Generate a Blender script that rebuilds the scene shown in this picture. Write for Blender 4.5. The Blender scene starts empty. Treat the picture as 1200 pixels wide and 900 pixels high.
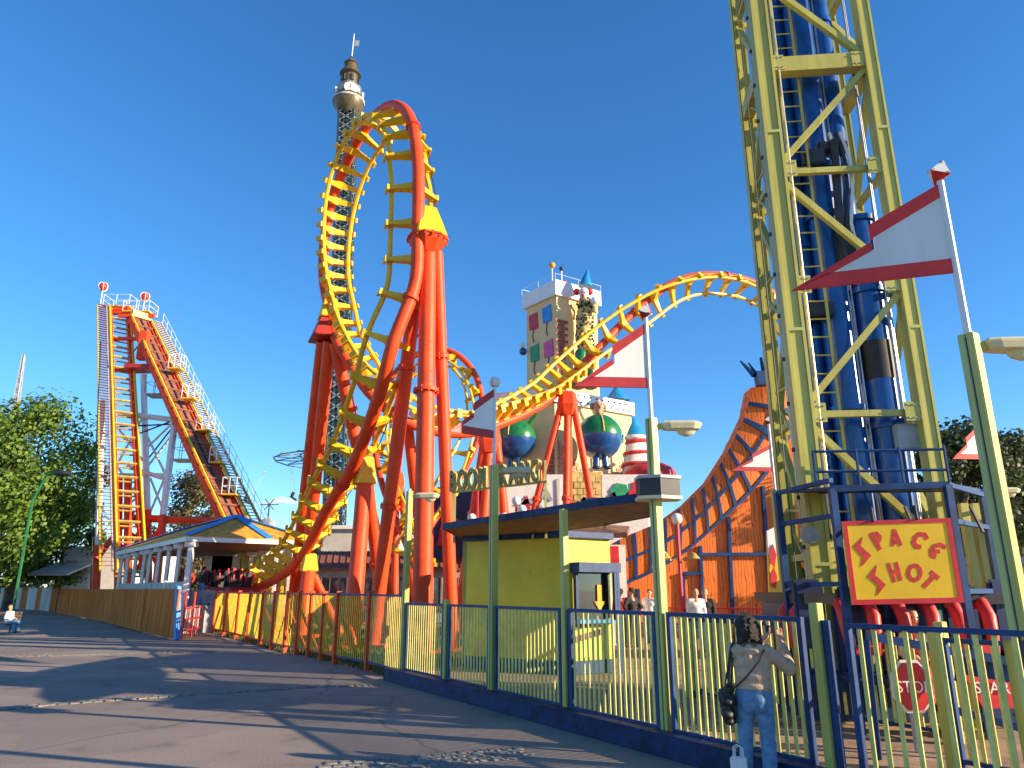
import bpy, bmesh, math, random
from mathutils import Vector, Matrix
from math import sin, cos, pi, radians
random.seed(7)
scene = bpy.context.scene
COL = scene.collection
V = Vector
# ---------------------------------------------------------------- camera
CAMZ = 1.85; PITCH = radians(15.8); FPX = 850.0
cd = bpy.data.cameras.new('camera'); cam = bpy.data.objects.new('camera', cd); COL.objects.link(cam)
cam.location = (0, 0, CAMZ); cam.rotation_euler = (pi/2 + PITCH, 0, 0)
cd.sensor_width = 36; cd.lens = FPX/1200*36; cd.clip_end = 6000; cd.clip_start = 0.1
scene.camera = cam
# ---------------------------------------------------------------- sky and sun
SUN_EL = radians(17); SD = V((0.950, -0.312, 0)).normalized()
w = bpy.data.worlds.new("World"); scene.world = w; w.use_nodes = True
nt = w.node_tree; bg = nt.nodes['Background']; sky = nt.nodes.new('ShaderNodeTexSky')
sky.sky_type = 'NISHITA'; sky.sun_disc = False; sky.sun_elevation = SUN_EL
sky.sun_rotation = math.atan2(SD.x, SD.y)
sky.air_density = 1.0; sky.dust_density = 0.0; sky.ozone_density = 5.0; sky.altitude = 300
hs = nt.nodes.new('ShaderNodeHueSaturation'); hs.inputs['Saturation'].default_value = 1.14
nt.links.new(sky.outputs[0], hs.inputs['Color']); nt.links.new(hs.outputs[0], bg.inputs[0]); bg.inputs[1].default_value = 0.124
sl = bpy.data.lights.new('sun', 'SUN'); sl.energy = 5.0; sl.angle = radians(0.5); sl.color = (1.0, 0.80, 0.56)
so = bpy.data.objects.new('sun', sl); COL.objects.link(so)
sdir = V((SD.x*cos(SUN_EL), SD.y*cos(SUN_EL), sin(SUN_EL)))
so.rotation_euler = sdir.to_track_quat('Z', 'Y').to_euler(); so.location = (30, -8, 20)
scene.view_settings.view_transform = 'Standard'; scene.view_settings.look = 'None'
scene.view_settings.gamma = 1; scene.view_settings.exposure = 1.1
# ---------------------------------------------------------------- measuring helpers (photo pixels -> places)
def ray(px, py):
    u = (px-600)/FPX; v = (450-py)/FPX
    return V((u, cos(PITCH)-v*sin(PITCH), sin(PITCH)+v*cos(PITCH)))
def at(px, py, Y):
    r = ray(px, py); t = Y/r.y
    return V((r.x*t, Y, CAMZ+r.z*t))
def on(px, py, z=0.0):
    r = ray(px, py); t = (z-CAMZ)/r.z
    return V((r.x*t, r.y*t, z))
# ---------------------------------------------------------------- materials
M = {}
def mat(name, col, rough=0.5, metal=0.0, var=0.12, scale=3.0, bump=0.0, bscale=40.0, streak=False, grime=0.0, coat=0.0, noisecol=None, spec=0.5):
    m = bpy.data.materials.new(name); m.use_nodes = True; n = m.node_tree.nodes; l = m.node_tree.links
    b = n['Principled BSDF']; b.inputs['Roughness'].default_value = rough; b.inputs['Metallic'].default_value = metal
    b.inputs['Coat Weight'].default_value = coat; b.inputs['Specular IOR Level'].default_value = spec
    geo = n.new('ShaderNodeNewGeometry'); mp = n.new('ShaderNodeMapping'); l.new(geo.outputs['Position'], mp.inputs[0])
    if streak: mp.inputs['Scale'].default_value = (1, 1, 0.12)
    t = n.new('ShaderNodeTexNoise'); t.inputs['Scale'].default_value = scale; t.inputs['Detail'].default_value = 6
    t.inputs['Roughness'].default_value = 0.62; l.new(mp.outputs[0], t.inputs[0])
    r = n.new('ShaderNodeValToRGB'); l.new(t.outputs[0], r.inputs[0])
    c = V(col); lo = c*(1-var*1.6); hi = V([min(1, x*(1+var)+0.01*var) for x in c])
    if noisecol: lo = V(noisecol)
    r.color_ramp.elements[0].position = 0.36; r.color_ramp.elements[1].position = 0.62
    r.color_ramp.elements[0].color = (*lo, 1); r.color_ramp.elements[1].color = (*hi, 1)
    out = r.outputs[0]
    if grime > 0:
        g = n.new('ShaderNodeTexNoise'); g.inputs['Scale'].default_value = 9; g.inputs['Detail'].default_value = 8; l.new(mp.outputs[0], g.inputs[0])
        gr = n.new('ShaderNodeValToRGB'); l.new(g.outputs[0], gr.inputs[0]); gr.color_ramp.elements[0].position = .56; gr.color_ramp.elements[1].position = .74
        mx = n.new('ShaderNodeMixRGB'); mx.inputs[2].default_value = (c.x*.35+.02, c.y*.33+.015, c.z*.3+.01, 1)
        mm = n.new('ShaderNodeMath'); mm.operation = 'MULTIPLY'; mm.inputs[1].default_value = grime
        l.new(gr.outputs[0], mm.inputs[0]); l.new(mm.outputs[0], mx.inputs[0]); l.new(out, mx.inputs[1]); out = mx.outputs[0]
        ma = n.new('ShaderNodeMath'); ma.operation = 'MULTIPLY_ADD'; ma.inputs[1].default_value = .35; ma.inputs[2].default_value = rough
        l.new(mm.outputs[0], ma.inputs[0]); l.new(ma.outputs[0], b.inputs['Roughness'])
    l.new(out, b.inputs['Base Color'])
    if bump > 0:
        q = n.new('ShaderNodeTexNoise'); q.inputs['Scale'].default_value = bscale; q.inputs['Detail'].default_value = 5
        l.new(mp.outputs[0], q.inputs[0]); bp = n.new('ShaderNodeBump'); bp.inputs['Strength'].default_value = bump; bp.inputs['Distance'].default_value = .02
        l.new(q.outputs[0], bp.inputs['Height']); l.new(bp.outputs[0], b.inputs['Normal'])
    M[name] = m; return m
mat('red', (.78, .070, .010), .52, var=.10, scale=1.2, grime=.35, spec=.35)
mat('red_dark', (.42, .03, .02), .42, var=.12, grime=.4)
mat('track_yellow', (.76, .47, .012), .42, var=.08, grime=.35)
mat('lime', (.46, .43, .09), .45, var=.12, scale=1.5, grime=.45, streak=True)
mat('lime_post', (.42, .45, .14), .45, var=.12, scale=2, grime=.4, streak=True)
mat('booth_paint', (.62, .54, .03), .55, var=.08, scale=.8, grime=.2)
mat('cream_slat', (.74, .64, .16), .5, var=.14, grime=.35)
mat('fence_yellow', (.88, .60, .025), .65, var=.12, grime=.3)
mat('blue', (.008, .045, .15), .5, var=.2, grime=.3, spec=.3)
mat('blue_kerb', (.006, .022, .09), .55, var=.3, scale=5, grime=.55, spec=.25)
mat('tube_blue', (.004, .075, .32), .28, var=.12, grime=.2, coat=.3)
mat('navy', (.012, .025, .09), .5, var=.2)
mat('white_paint', (.78, .76, .72), .45, var=.05, grime=.25)
mat('panel_white', (.70, .70, .66), .5, var=.05, scale=1.5, streak=True, grime=.12)
mat('flag_red', (.42, .022, .025), .5, var=.1)
mat('flag_red_bright', (.66, .03, .02), .45, var=.1)
mat('steel', (.42, .43, .44), .35, .8, var=.15)
mat('grey_paint', (.36, .37, .38), .5, var=.12, grime=.3)
mat('dark', (.022, .022, .026), .55, var=.2)
mat('wood_orange', (.56, .155, .022), .75, var=.25, scale=3, streak=True, grime=.3, spec=.08)
mat('roof_wood', (.78, .30, .025), .75, var=.2, scale=3, streak=True, grime=.35)
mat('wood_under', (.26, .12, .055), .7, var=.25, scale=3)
mat('beige', (.72, .54, .27), .75, var=.06, scale=1.2, grime=.12, bump=.2)
mat('beige_dull', (.55, .50, .42), .8, var=.1, scale=.6, grime=.2)
mat('white_wall', (.74, .70, .64), .8, var=.06, grime=.25)
mat('brick_red', (.36, .10, .07), .8, var=.25, scale=5)
mat('brick_pink', (.55, .24, .17), .8, var=.22, scale=5)
mat('stone_yellow', (.66, .48, .16), .8, var=.2)
mat('mortar', (.5, .45, .36), .9)
mat('spire_blue', (.015, .22, .48), .35, var=.12)
mat('balloon_green', (.012, .16, .035), .3, var=.15, coat=.4)
mat('balloon_blue', (.006, .07, .24), .25, var=.15, coat=.5)
mat('skin', (.58, .31, .2), .5, var=.06, scale=20)
mat('hair_dark', (.025, .014, .010), .55, var=.5, scale=60, bump=.9, bscale=150)
mat('hair_light', (.40, .24, .10), .6, var=.3, scale=60, bump=.6, bscale=120)
mat('hoodie', (.62, .42, .28), .95, var=.07, scale=14, bump=.7, bscale=110, spec=.1)
mat('denim', (.14, .27, .44), .9, var=.16, scale=10, bump=.35, bscale=160)
mat('white_cloth', (.75, .73, .70), .85, var=.06)
mat('red_cloth', (.55, .03, .03), .85)
mat('black_cloth', (.02, .02, .022), .85)
mat('leather', (.016, .018, .015), .42, var=.3, scale=12, bump=.5, bscale=60)
mat('teal_cloth', (.02, .35, .45), .8)
mat('roof_brown', (.27, .105, .07), .8, var=.12, scale=2, spec=.1)
mat('gold', (.52, .36, .08), .45, .2, var=.2, grime=.3)
mat('tower_green', (.025, .055, .055), .5, var=.3)
mat('tower_gold', (.13, .10, .05), .4, .2, var=.25)
mat('bark', (.10, .075, .05), .9, var=.3, bump=.6)
mat('deck', (.36, .23, .14), .85, var=.2, scale=2.5, bump=.3, bscale=60)
mat('sign_yellow', (.80, .50, .008), .42, var=.05)
mat('sign_red', (.62, .035, .02), .5, var=.2, scale=25)
mat('pink', (.62, .10, .28), .6)
mat('light_blue', (.03, .25, .65), .6)
mat('sq_green', (.02, .30, .12), .6)
mat('plain_red', (.58, .02, .03), .5)
mat('lamp_cream', (.62, .58, .36), .35, var=.08)
mat('brown_tile', (.2,.12,.08), .6)
mat('granite', (.21, .195, .165), .85, var=.3, scale=9, bump=.6, bscale=50)
m = mat('glass', (.05, .07, .09), .06, var=.1); m.node_tree.nodes['Principled BSDF'].inputs['Specular IOR Level'].default_value = .9
def clear_glass():
    m = bpy.data.materials.new('clear_glass'); m.use_nodes = True; n = m.node_tree.nodes; l = m.node_tree.links
    for x in list(n):
        if x.type == 'BSDF_PRINCIPLED': n.remove(x)
    t = n.new('ShaderNodeBsdfTransparent'); g = n.new('ShaderNodeBsdfGlossy'); g.inputs['Roughness'].default_value = .03
    f = n.new('ShaderNodeFresnel'); mx = n.new('ShaderNodeMixShader'); t.inputs[0].default_value = (.8, .88, .9, 1)
    l.new(f.outputs[0], mx.inputs[0]); l.new(t.outputs[0], mx.inputs[1]); l.new(g.outputs[0], mx.inputs[2])
    l.new(mx.outputs[0], n['Material Output'].inputs[0]); M['clear_glass'] = m
clear_glass()
def cloudmat():
    m = bpy.data.materials.new('cloud'); m.use_nodes = True; n = m.node_tree.nodes; l = m.node_tree.links
    d = n.new('ShaderNodeBsdfDiffuse'); d.inputs[0].default_value = (.9, .9, .92, 1); t = n.new('ShaderNodeBsdfTransparent'); mx = n.new('ShaderNodeMixShader'); lw = n.new('ShaderNodeLayerWeight'); lw.inputs[0].default_value = .5
    mr = n.new('ShaderNodeMapRange'); mr.inputs[1].default_value = 0; mr.inputs[2].default_value = 1; mr.inputs[3].default_value = .22; mr.inputs[4].default_value = 0; l.new(lw.outputs[1], mr.inputs[0])
    l.new(mr.outputs[0], mx.inputs[0]); l.new(t.outputs[0], mx.inputs[1]); l.new(d.outputs[0], mx.inputs[2]); l.new(mx.outputs[0], n['Material Output'].inputs[0]); M['cloud'] = m
cloudmat()
def leafmat(name, c1, c2, trans=.35):
    m = bpy.data.materials.new(name); m.use_nodes = True; n = m.node_tree.nodes; l = m.node_tree.links
    b = n['Principled BSDF']; b.inputs['Roughness'].default_value = .55
    g = n.new('ShaderNodeNewGeometry'); r = n.new('ShaderNodeValToRGB')
    r.color_ramp.elements[0].color = (*c1, 1); r.color_ramp.elements[1].color = (*c2, 1)
    l.new(g.outputs['Random Per Island'], r.inputs[0]); l.new(r.outputs[0], b.inputs['Base Color'])
    tr = n.new('ShaderNodeBsdfTranslucent'); l.new(r.outputs[0], tr.inputs[0]); mx = n.new('ShaderNodeMixShader'); mx.inputs[0].default_value = trans
    l.new(b.outputs[0], mx.inputs[1]); l.new(tr.outputs[0], mx.inputs[2]); l.new(mx.outputs[0], n['Material Output'].inputs[0]); M[name] = m
leafmat('leaf_bright', (.06, .14, .016), (.20, .30, .035))
leafmat('leaf_dark', (.03, .05, .014), (.085, .11, .03))
leafmat('leaf_brown', (.06, .055, .02), (.17, .13, .045))
leafmat('grass', (.05, .09, .015), (.16, .17, .04))
def asphalt():
    m = bpy.data.materials.new('asphalt'); m.use_nodes = True; n = m.node_tree.nodes; l = m.node_tree.links; b = n['Principled BSDF']
    b.inputs['Roughness'].default_value = .85; b.inputs['Specular IOR Level'].default_value = .3
    g = n.new('ShaderNodeNewGeometry'); P = g.outputs['Position']
    def noise(s, d=5):
        t = n.new('ShaderNodeTexNoise'); t.inputs['Scale'].default_value = s; t.inputs['Detail'].default_value = d; l.new(P, t.inputs[0]); return t.outputs[0]
    def ramp(x, a, ca, bb, cb):
        r = n.new('ShaderNodeValToRGB'); l.new(x, r.inputs[0]); r.color_ramp.elements[0].position = a; r.color_ramp.elements[1].position = bb
        r.color_ramp.elements[0].color = (*ca, 1); r.color_ramp.elements[1].color = (*cb, 1); return r.outputs[0]
    def mix(f, a, bb, mode='MIX'):
        x = n.new('ShaderNodeMixRGB'); x.blend_type = mode
        if isinstance(f, float): x.inputs[0].default_value = f
        else: l.new(f, x.inputs[0])
        l.new(a, x.inputs[1])
        if isinstance(bb, tuple): x.inputs[2].default_value = bb
        else: l.new(bb, x.inputs[2])
        return x.outputs[0]
    base = ramp(noise(.35, 6), .35, (.30, .245, .20), .68, (.41, .34, .28))
    fine = ramp(noise(55, 3), .38, (.62, .62, .64), .66, (1.12, 1.1, 1.06))
    c = mix(1.0, base, fine, 'MULTIPLY')
    pat = ramp(noise(.22, 2), .52, (0, 0, 0), .535, (1, 1, 1)); pm = n.new('ShaderNodeMath'); pm.operation = 'MULTIPLY'; pm.inputs[1].default_value = .22; l.new(pat, pm.inputs[0]); c = mix(pm.outputs[0], c, (.12, .11, .105, 1))
    gr = ramp(noise(220, 2), .35, (.55, .55, .56), .65, (1.3, 1.28, 1.24)); c = mix(.7, c, mix(1.0, c, gr, 'MULTIPLY'))
    stain = ramp(noise(1.3, 7), .60, (0, 0, 0), .76, (1, 1, 1))
    c = mix(stain, c, (.15, .13, .115, 1))
    # repair seams: a warped cell pattern, only its thin borders
    wp = n.new('ShaderNodeMapping'); wp.inputs['Scale'].default_value = (.16, .11, 0); l.new(P, wp.inputs[0])
    ad = n.new('ShaderNodeMixRGB'); ad.blend_type = 'ADD'; ad.inputs[0].default_value = .06
    nz = n.new('ShaderNodeTexNoise'); nz.inputs['Scale'].default_value = 1.6; l.new(P, nz.inputs[0]); l.new(wp.outputs[0], ad.inputs[1]); l.new(nz.outputs[1], ad.inputs[2])
    vo = n.new('ShaderNodeTexVoronoi'); vo.feature = 'DISTANCE_TO_EDGE'; vo.inputs['Scale'].default_value = 1.0; l.new(ad.outputs[0], vo.inputs[0])
    cr = ramp(vo.outputs[0], .0015, (1, 1, 1), .005, (0, 0, 0))
    c = mix(cr, c, (.15, .135, .12, 1))
    l.new(c, b.inputs['Base Color'])
    bp = n.new('ShaderNodeBump'); bp.inputs['Strength'].default_value = .55; bp.inputs['Distance'].default_value = .012
    l.new(noise(70, 4), bp.inputs['Height']); l.new(bp.outputs[0], b.inputs['Normal']); M['asphalt'] = m
asphalt()
def woodgrain():
    m = bpy.data.materials.new('orange_board'); m.use_nodes = True; n = m.node_tree.nodes; l = m.node_tree.links; b = n['Principled BSDF']
    b.inputs['Roughness'].default_value = .6
    g = n.new('ShaderNodeNewGeometry'); mp = n.new('ShaderNodeMapping'); mp.inputs['Scale'].default_value = (1, 1, .22); l.new(g.outputs['Position'], mp.inputs[0])
    wv = n.new('ShaderNodeTexWave'); wv.inputs['Scale'].default_value = 2.6; wv.inputs['Distortion'].default_value = 9; wv.inputs['Detail'].default_value = 3; wv.inputs['Detail Scale'].default_value = 1.4
    l.new(mp.outputs[0], wv.inputs[0]); r = n.new('ShaderNodeValToRGB'); l.new(wv.outputs[0], r.inputs[0])
    r.color_ramp.elements[0].position = .0; r.color_ramp.elements[1].position = .2
    r.color_ramp.elements[0].color = (.34, .06, .005, 1); r.color_ramp.elements[1].color = (.80, .17, .008, 1)
    l.new(r.outputs[0], b.inputs['Base Color']); M['orange_board'] = m
woodgrain()
# ---------------------------------------------------------------- mesh helpers
WL = {}
PENDING = []
def frame_of(d, up=V((0, 0, 1))):
    d = d.normalized(); s = d.cross(up)
    if s.length < 1e-4: s = d.cross(V((0, 1, 0)))
    s.normalize(); u = s.cross(d).normalized(); return s, u
class MB:
    def __init__(s): s.v = []; s.f = []; s.smooth = False
    def quadbox(s, c8):
        o = len(s.v); s.v += [tuple(c) for c in c8]
        s.f += [tuple(o+i for i in q) for q in ((0,3,2,1),(4,5,6,7),(0,1,5,4),(1,2,6,5),(2,3,7,6),(3,0,4,7))]; return s
    def box(s, c, sz, R=None):
        c = V(c); R = R or Matrix.Identity(3); x, y, z = [a/2 for a in sz]
        return s.quadbox([c+R@V(p) for p in ((-x,-y,-z),(x,-y,-z),(x,y,-z),(-x,y,-z),(-x,-y,z),(x,-y,z),(x,y,z),(-x,y,z))])
    def bar(s, p, q, w, h=None, up=V((0, 0, 1)), w2=None, h2=None):
        p = V(p); q = V(q); h = h or w; w2 = w2 or w; h2 = h2 or h; a, b = frame_of(q-p, up)
        r = [p-a*w/2-b*h/2, p+a*w/2-b*h/2, p+a*w/2+b*h/2, p-a*w/2+b*h/2, q-a*w2/2-b*h2/2, q+a*w2/2-b*h2/2, q+a*w2/2+b*h2/2, q-a*w2/2+b*h2/2]
        return s.quadbox(r)
    def tube(s, pts, r, n=8, cap=True, rr=None):
        pts = [V(p) for p in pts]; o = len(s.v); s.smooth = True; k = len(pts); prev = None
        for i, p in enumerate(pts):
            d = (pts[min(i+1, k-1)]-pts[max(i-1, 0)]).normalized()
            if prev is None: a, b = frame_of(d)
            else:
                a = (prev-d*prev.dot(d)).normalized(); b = a.cross(d)*-1; b = d.cross(a)*-1; b = a.cross(d)
            prev = a; R = rr[i] if rr else r
            for j in range(n):
                t = 2*pi*j/n; s.v.append(tuple(p+a*cos(t)*R+a.cross(d)*sin(t)*R))
        for i in range(k-1):
            for j in range(n):
                s.f.append((o+i*n+j, o+i*n+(j+1) % n, o+(i+1)*n+(j+1) % n, o+(i+1)*n+j))
        if cap:
            s.f.append(tuple(o+j for j in range(n))[::-1]); s.f.append(tuple(o+(k-1)*n+j for j in range(n)))
        return s
    def lathe(s, c, prof, n=16, sx=1, sy=1, ax=None):
        c = V(c); o = len(s.v); s.smooth = True
        for r, z in prof:
            for j in range(n):
                p = V((r*cos(2*pi*j/n)*sx, r*sin(2*pi*j/n)*sy, z)); s.v.append(tuple(c+(ax@p if ax else p)))
        for i in range(len(prof)-1):
            for j in range(n): s.f.append((o+i*n+j, o+i*n+(j+1) % n, o+(i+1)*n+(j+1) % n, o+(i+1)*n+j))
        s.f.append(tuple(o+j for j in range(n))[::-1]); s.f.append(tuple(o+(len(prof)-1)*n+j for j in range(n))); return s
    def ball(s, c, r, n=14, m=9, sx=1, sy=1, sz=1, ax=None):
        return s.lathe(c, [(max(1e-4, r*sin(pi*i/m)), -r*sz*cos(pi*i/m)) for i in range(m+1)], n, sx, sy, ax)
    def prism(s, poly, d):          # poly: list of 3D points, d: thickness vector
        o = len(s.v); k = len(poly); d = V(d); s.v += [tuple(V(p)) for p in poly]+[tuple(V(p)+d) for p in poly]
        s.f.append(tuple(range(o, o+k))); s.f.append(tuple(range(o+2*k-1, o+k-1, -1)))
        for i in range(k): s.f.append((o+i, o+k+i, o+k+(i+1) % k, o+(i+1) % k))
        return s
    def face(s, pts):
        o = len(s.v); s.v += [tuple(V(p)) for p in pts]; s.f.append(tuple(range(o, o+len(pts)))); return s
    def mesh(s, name, m, centre=True, smooth=None, fixn=True):
        c = V((0, 0, 0))
        if centre and s.v:
            xs = list(zip(*s.v)); c = V([(min(a)+max(a))/2 for a in xs]); c.z = min(xs[2])
        me = bpy.data.meshes.new(name); me.from_pydata([(a[0]-c.x, a[1]-c.y, a[2]-c.z) for a in s.v], [], s.f)
        if fixn:
            bm = bmesh.new(); bm.from_mesh(me); bmesh.ops.recalc_face_normals(bm, faces=bm.faces)
            sm = s.smooth if smooth is None else smooth
            if sm:
                for f in bm.faces: f.smooth = True
                for e in bm.edges:
                    if len(e.link_faces) == 2 and e.calc_face_angle(0) > .7: e.smooth = False
            bm.to_mesh(me); bm.free()
        me.materials.append(M[m] if isinstance(m, str) else m); return me, c
    def build(s, name, m, parent=None, bevel=0, **kw):
        me, c = s.mesh(name, m, **{k: v for k, v in kw.items() if k in ('centre', 'smooth', 'fixn')})
        if bevel > 0:
            bm = bmesh.new(); bm.from_mesh(me); es = [e for e in bm.edges if len(e.link_faces) == 2 and e.calc_face_angle(0) > .5]
            bmesh.ops.bevel(bm, geom=es, offset=bevel, segments=2, affect='EDGES'); bm.to_mesh(me); bm.free()
        return put(name, me, c, parent)
def put(name, me, c, parent=None, R=None):
    o = bpy.data.objects.new(name, me); PENDING.append(o); c = V(c); WL[o.name] = c
    if parent: o.parent = parent; c = c-WL[parent.name]
    if R is not None:
        mw = R.to_4x4(); mw.translation = c; o.matrix_local = mw
    else: o.location = c
    return o
def tag(o, label=None, cat=None, group=None, kind=None):
    if label: o['label'] = label
    if cat: o['category'] = cat
    if group: o['group'] = group
    if kind: o['kind'] = kind
    return o
def thing(name, loc, label, cat, group=None):
    o = bpy.data.objects.new(name, None); PENDING.append(o); o.empty_display_size = .3
    o.location = loc; WL[o.name] = V(loc); return tag(o, label, cat, group)
def struct(o): o['kind'] = 'structure'; return o
def copy_thing(root, loc, rz=0, label=None):
    r = root.copy(); COL.objects.link(r); r.location = loc; r.rotation_euler = (0, 0, rz)
    if label: r['label'] = label
    for ch in list(root.children):
        c = ch.copy(); COL.objects.link(c); c.parent = r
        for g in list(ch.children):
            d = g.copy(); COL.objects.link(d); d.parent = c
    return r
def evaluated(me, mods):
    """mesh after modifiers"""
    o = bpy.data.objects.new('tmp', me); COL.objects.link(o)
    for t, kw in mods:
        md = o.modifiers.new('m', t)
        for k, v in kw.items(): setattr(md, k, v)
    dg = bpy.context.evaluated_depsgraph_get(); dg.update()
    out = bpy.data.meshes.new_from_object(o.evaluated_get(dg)); bpy.data.objects.remove(o); return out
def blob(name, caps, m, parent, vox=.02, smooth=4, disp=0, dscale=8, balls=()):
    b = MB()
    for p, r, q, r2 in caps:
        p = V(p); q = V(q); d = q-p; L = d.length
        if L < 1e-5: b.ball(p, r, 12, 8); continue
        pts = []; rr = []
        for i in range(5): t = pi/2*(1-i/4); pts.append(p-d/L*r*sin(t)); rr.append(max(1e-4, r*cos(t)))
        for i in range(5): t = pi/2*i/4; pts.append(q+d/L*r2*sin(t)); rr.append(max(1e-4, r2*cos(t)))
        b.tube(pts, 0, 12, True, rr)
    for c, r, sx, sy, sz in balls: b.ball(c, r, 16, 12, sx, sy, sz)
    me, c = b.mesh(name, m, centre=True)
    me2 = evaluated(me, [('REMESH', dict(mode='VOXEL', voxel_size=vox, use_smooth_shade=True)), ('SMOOTH', dict(factor=.5, iterations=smooth))])
    if disp:
        import numpy as np
        n_ = len(me2.vertices); co = np.empty(n_*3, dtype=np.float32); me2.vertices.foreach_get('co', co); co = co.reshape(-1, 3)
        no = np.empty(n_*3, dtype=np.float32); me2.vertices.foreach_get('normal', no); no = no.reshape(-1, 3); q = co*dscale; d_ = np.zeros(n_)
        rs_ = random.Random(5)
        for k_ in range(9):
            f_ = rs_.uniform(.8, 3.2); a_ = np.array([rs_.gauss(0, 1), rs_.gauss(0, 1), rs_.gauss(0, 1)*1.5])*f_; d_ += np.sin(q@a_+rs_.uniform(0, 6))/f_**.7
        co += no*(disp*.32*d_)[:, None]; me2.vertices.foreach_set('co', co.ravel()); me2.update()
    me2.materials.clear(); me2.materials.append(M[m]); me2.name = name
    return put(name, me2, c, parent)
def crom(P, step):
    """Catmull-Rom through rows of equal-length tuples, resampled by the distance of the first three values"""
    P = [list(p) for p in P]; P = [P[0]]+P+[P[-1]]; out = []
    for i in range(1, len(P)-2):
        a, b, c, d = P[i-1], P[i], P[i+1], P[i+2]; L = math.dist(b[:3], c[:3]); k = max(6, int(L/step*3))
        for j in range(k):
            t = j/k; out.append([.5*(2*b[x]+(c[x]-a[x])*t+(2*a[x]-5*b[x]+4*c[x]-d[x])*t*t+(3*b[x]-a[x]-3*c[x]+d[x])*t**3) for x in range(len(b))])
    out.append(P[-2]); res = [out[0]]; acc = 0
    for i in range(1, len(out)):
        acc += math.dist(out[i][:3], out[i-1][:3])
        if acc >= step: res.append(out[i]); acc = 0
    return res
# ================================================================ ROLLER COASTER TRACK
Lv = V((.434, -.901, 0)); Av = V((.901, .434, 0)); C0 = V((-5.45, 26.25, 0)); UP = V((0, 0, 1))
def lp(l, z, s=0.0): return C0+Lv*l+Av*s+V((0, 0, z))
rows = []      # position + direction from spine to rails
def row(p, n): rows.append((*p, *V(n).normalized()))
for px, py, Y, tilt in ((222, 697, 52, 0), (246, 691, 46.5, 0), (272, 682, 41, .08), (316, 664, 36, .18), (352, 634, 31.5, .3), (383, 575, 27.6, .6), (411, 527, 24.9, .8), (427, 487, 23.6, .95), (440, 450, 22.7, 1.1), (454, 400, 22.05, 1.3)):
    row(at(px, py, Y), UP*cos(tilt)-Lv*sin(tilt))
for l, z, a in ((4.65, 11.2, 0), (4.75, 12.9, 4), (4.6, 15.0, 14)):
    a = radians(a); row(lp(l, z), -Lv*cos(a)-UP*sin(a))
L2 = V((.5, -.866, 0))
for px, py, Y, a in ((479, 203, 22.3, 22), (476, 174, 22.9, 40), (468, 154, 23.8, 62), (452, 147, 24.9, 90), (432, 160, 26.0, 118)):
    a = radians(a); row(at(px, py, Y), -L2*cos(a)-UP*sin(a))
for px, py, Y, n in ((413, 191, 26.9, (.45, -.66, -.62)), (400, 233, 27.6, (.66, -.67, -.34)), (394.5, 277, 28.0, (.80, -.58, -.1)), (395, 318, 28.1, (.86, -.5, .12)), (402, 352, 28, (.82, -.45, .35)), (411, 385, 27.8, (.72, -.35, .6)), (431, 420, 27.8, (.5, -.35, .8)), (455, 450, 27.9, (.35, -.1, .95)),
                     (490, 476, 28.4, (.15, 0, 1)),
(540, 486, 29.4, (0, -.1, 1)), (585, 475, 30.6, (-.05, -.2, 1)), (635, 454, 32, (-.12, -.6, .8)), (662, 433, 33, (-.2, -.9, .45)), (695, 406, 34, (-.2, -.97, .1)),
                     (740, 374, 35, (-.1, -.9, -.4)), (788, 346, 36, (0, -.6, -.8)), (826, 335, 37, (.1, -.35, -.93)), (862, 338, 38, (0, -.25, -.97)), (890, 350, 39.2, (-.3, -.1, -.95)),
                     (925, 378, 40.5, (-.75, 0, -.66)), (946, 425, 41, (-1, 0, -.2)), (956, 480, 41, (-1, 0, 0)), (966, 545, 40, (-1, -.1, .1)), (985, 620, 39, (-1, -.1, .2)), (1012, 676, 37, (-.9, -.1, .5)), (1060, 690, 35, (-.2, 0, 1))):
    row(at(px, py, Y), n)
rows2 = []
for px, py, Y, n in ((500, 655, 38, (.6, 0, .8)), (486, 616, 40, (.9, 0, .4)), (464, 565, 41.5, (1, 0, .1)), (455, 515, 42.5, (1, 0, 0)), (463, 465, 43, (1, 0, -.3)), (488, 432, 43, (.6, 0, -.8)), (518, 424, 42.5, (-.1, 0, -1)),
                     (540, 440, 42, (-.8, -.1, -.6)), (550, 470, 41.5, (-1, -.25, 0)), (549, 500, 41, (-.9, -.5, .2)), (538, 535, 40.5, (-.6, -.7, .3)), (517, 577, 40, (-.3, -.8, .5)), (494, 610, 39, (-.3, -.6, .7)), (468, 650, 38, (-.3, -.5, .8))):
    p = at(px, py, Y); rows2.append((*p, *V(n).normalized()))
def frames(rows, step):
    R = crom(rows, step); F = []
    for i, r in enumerate(R):
        p = V(r[:3]); T = (V(R[min(i+1, len(R)-1)][:3])-V(R[max(i-1, 0)][:3])).normalized()
        N = V(r[3:6]); N = (N-T*N.dot(T)).normalized(); F.append((p, T, N, T.cross(N)))
    return F
SP = .78; G = .69
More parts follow.
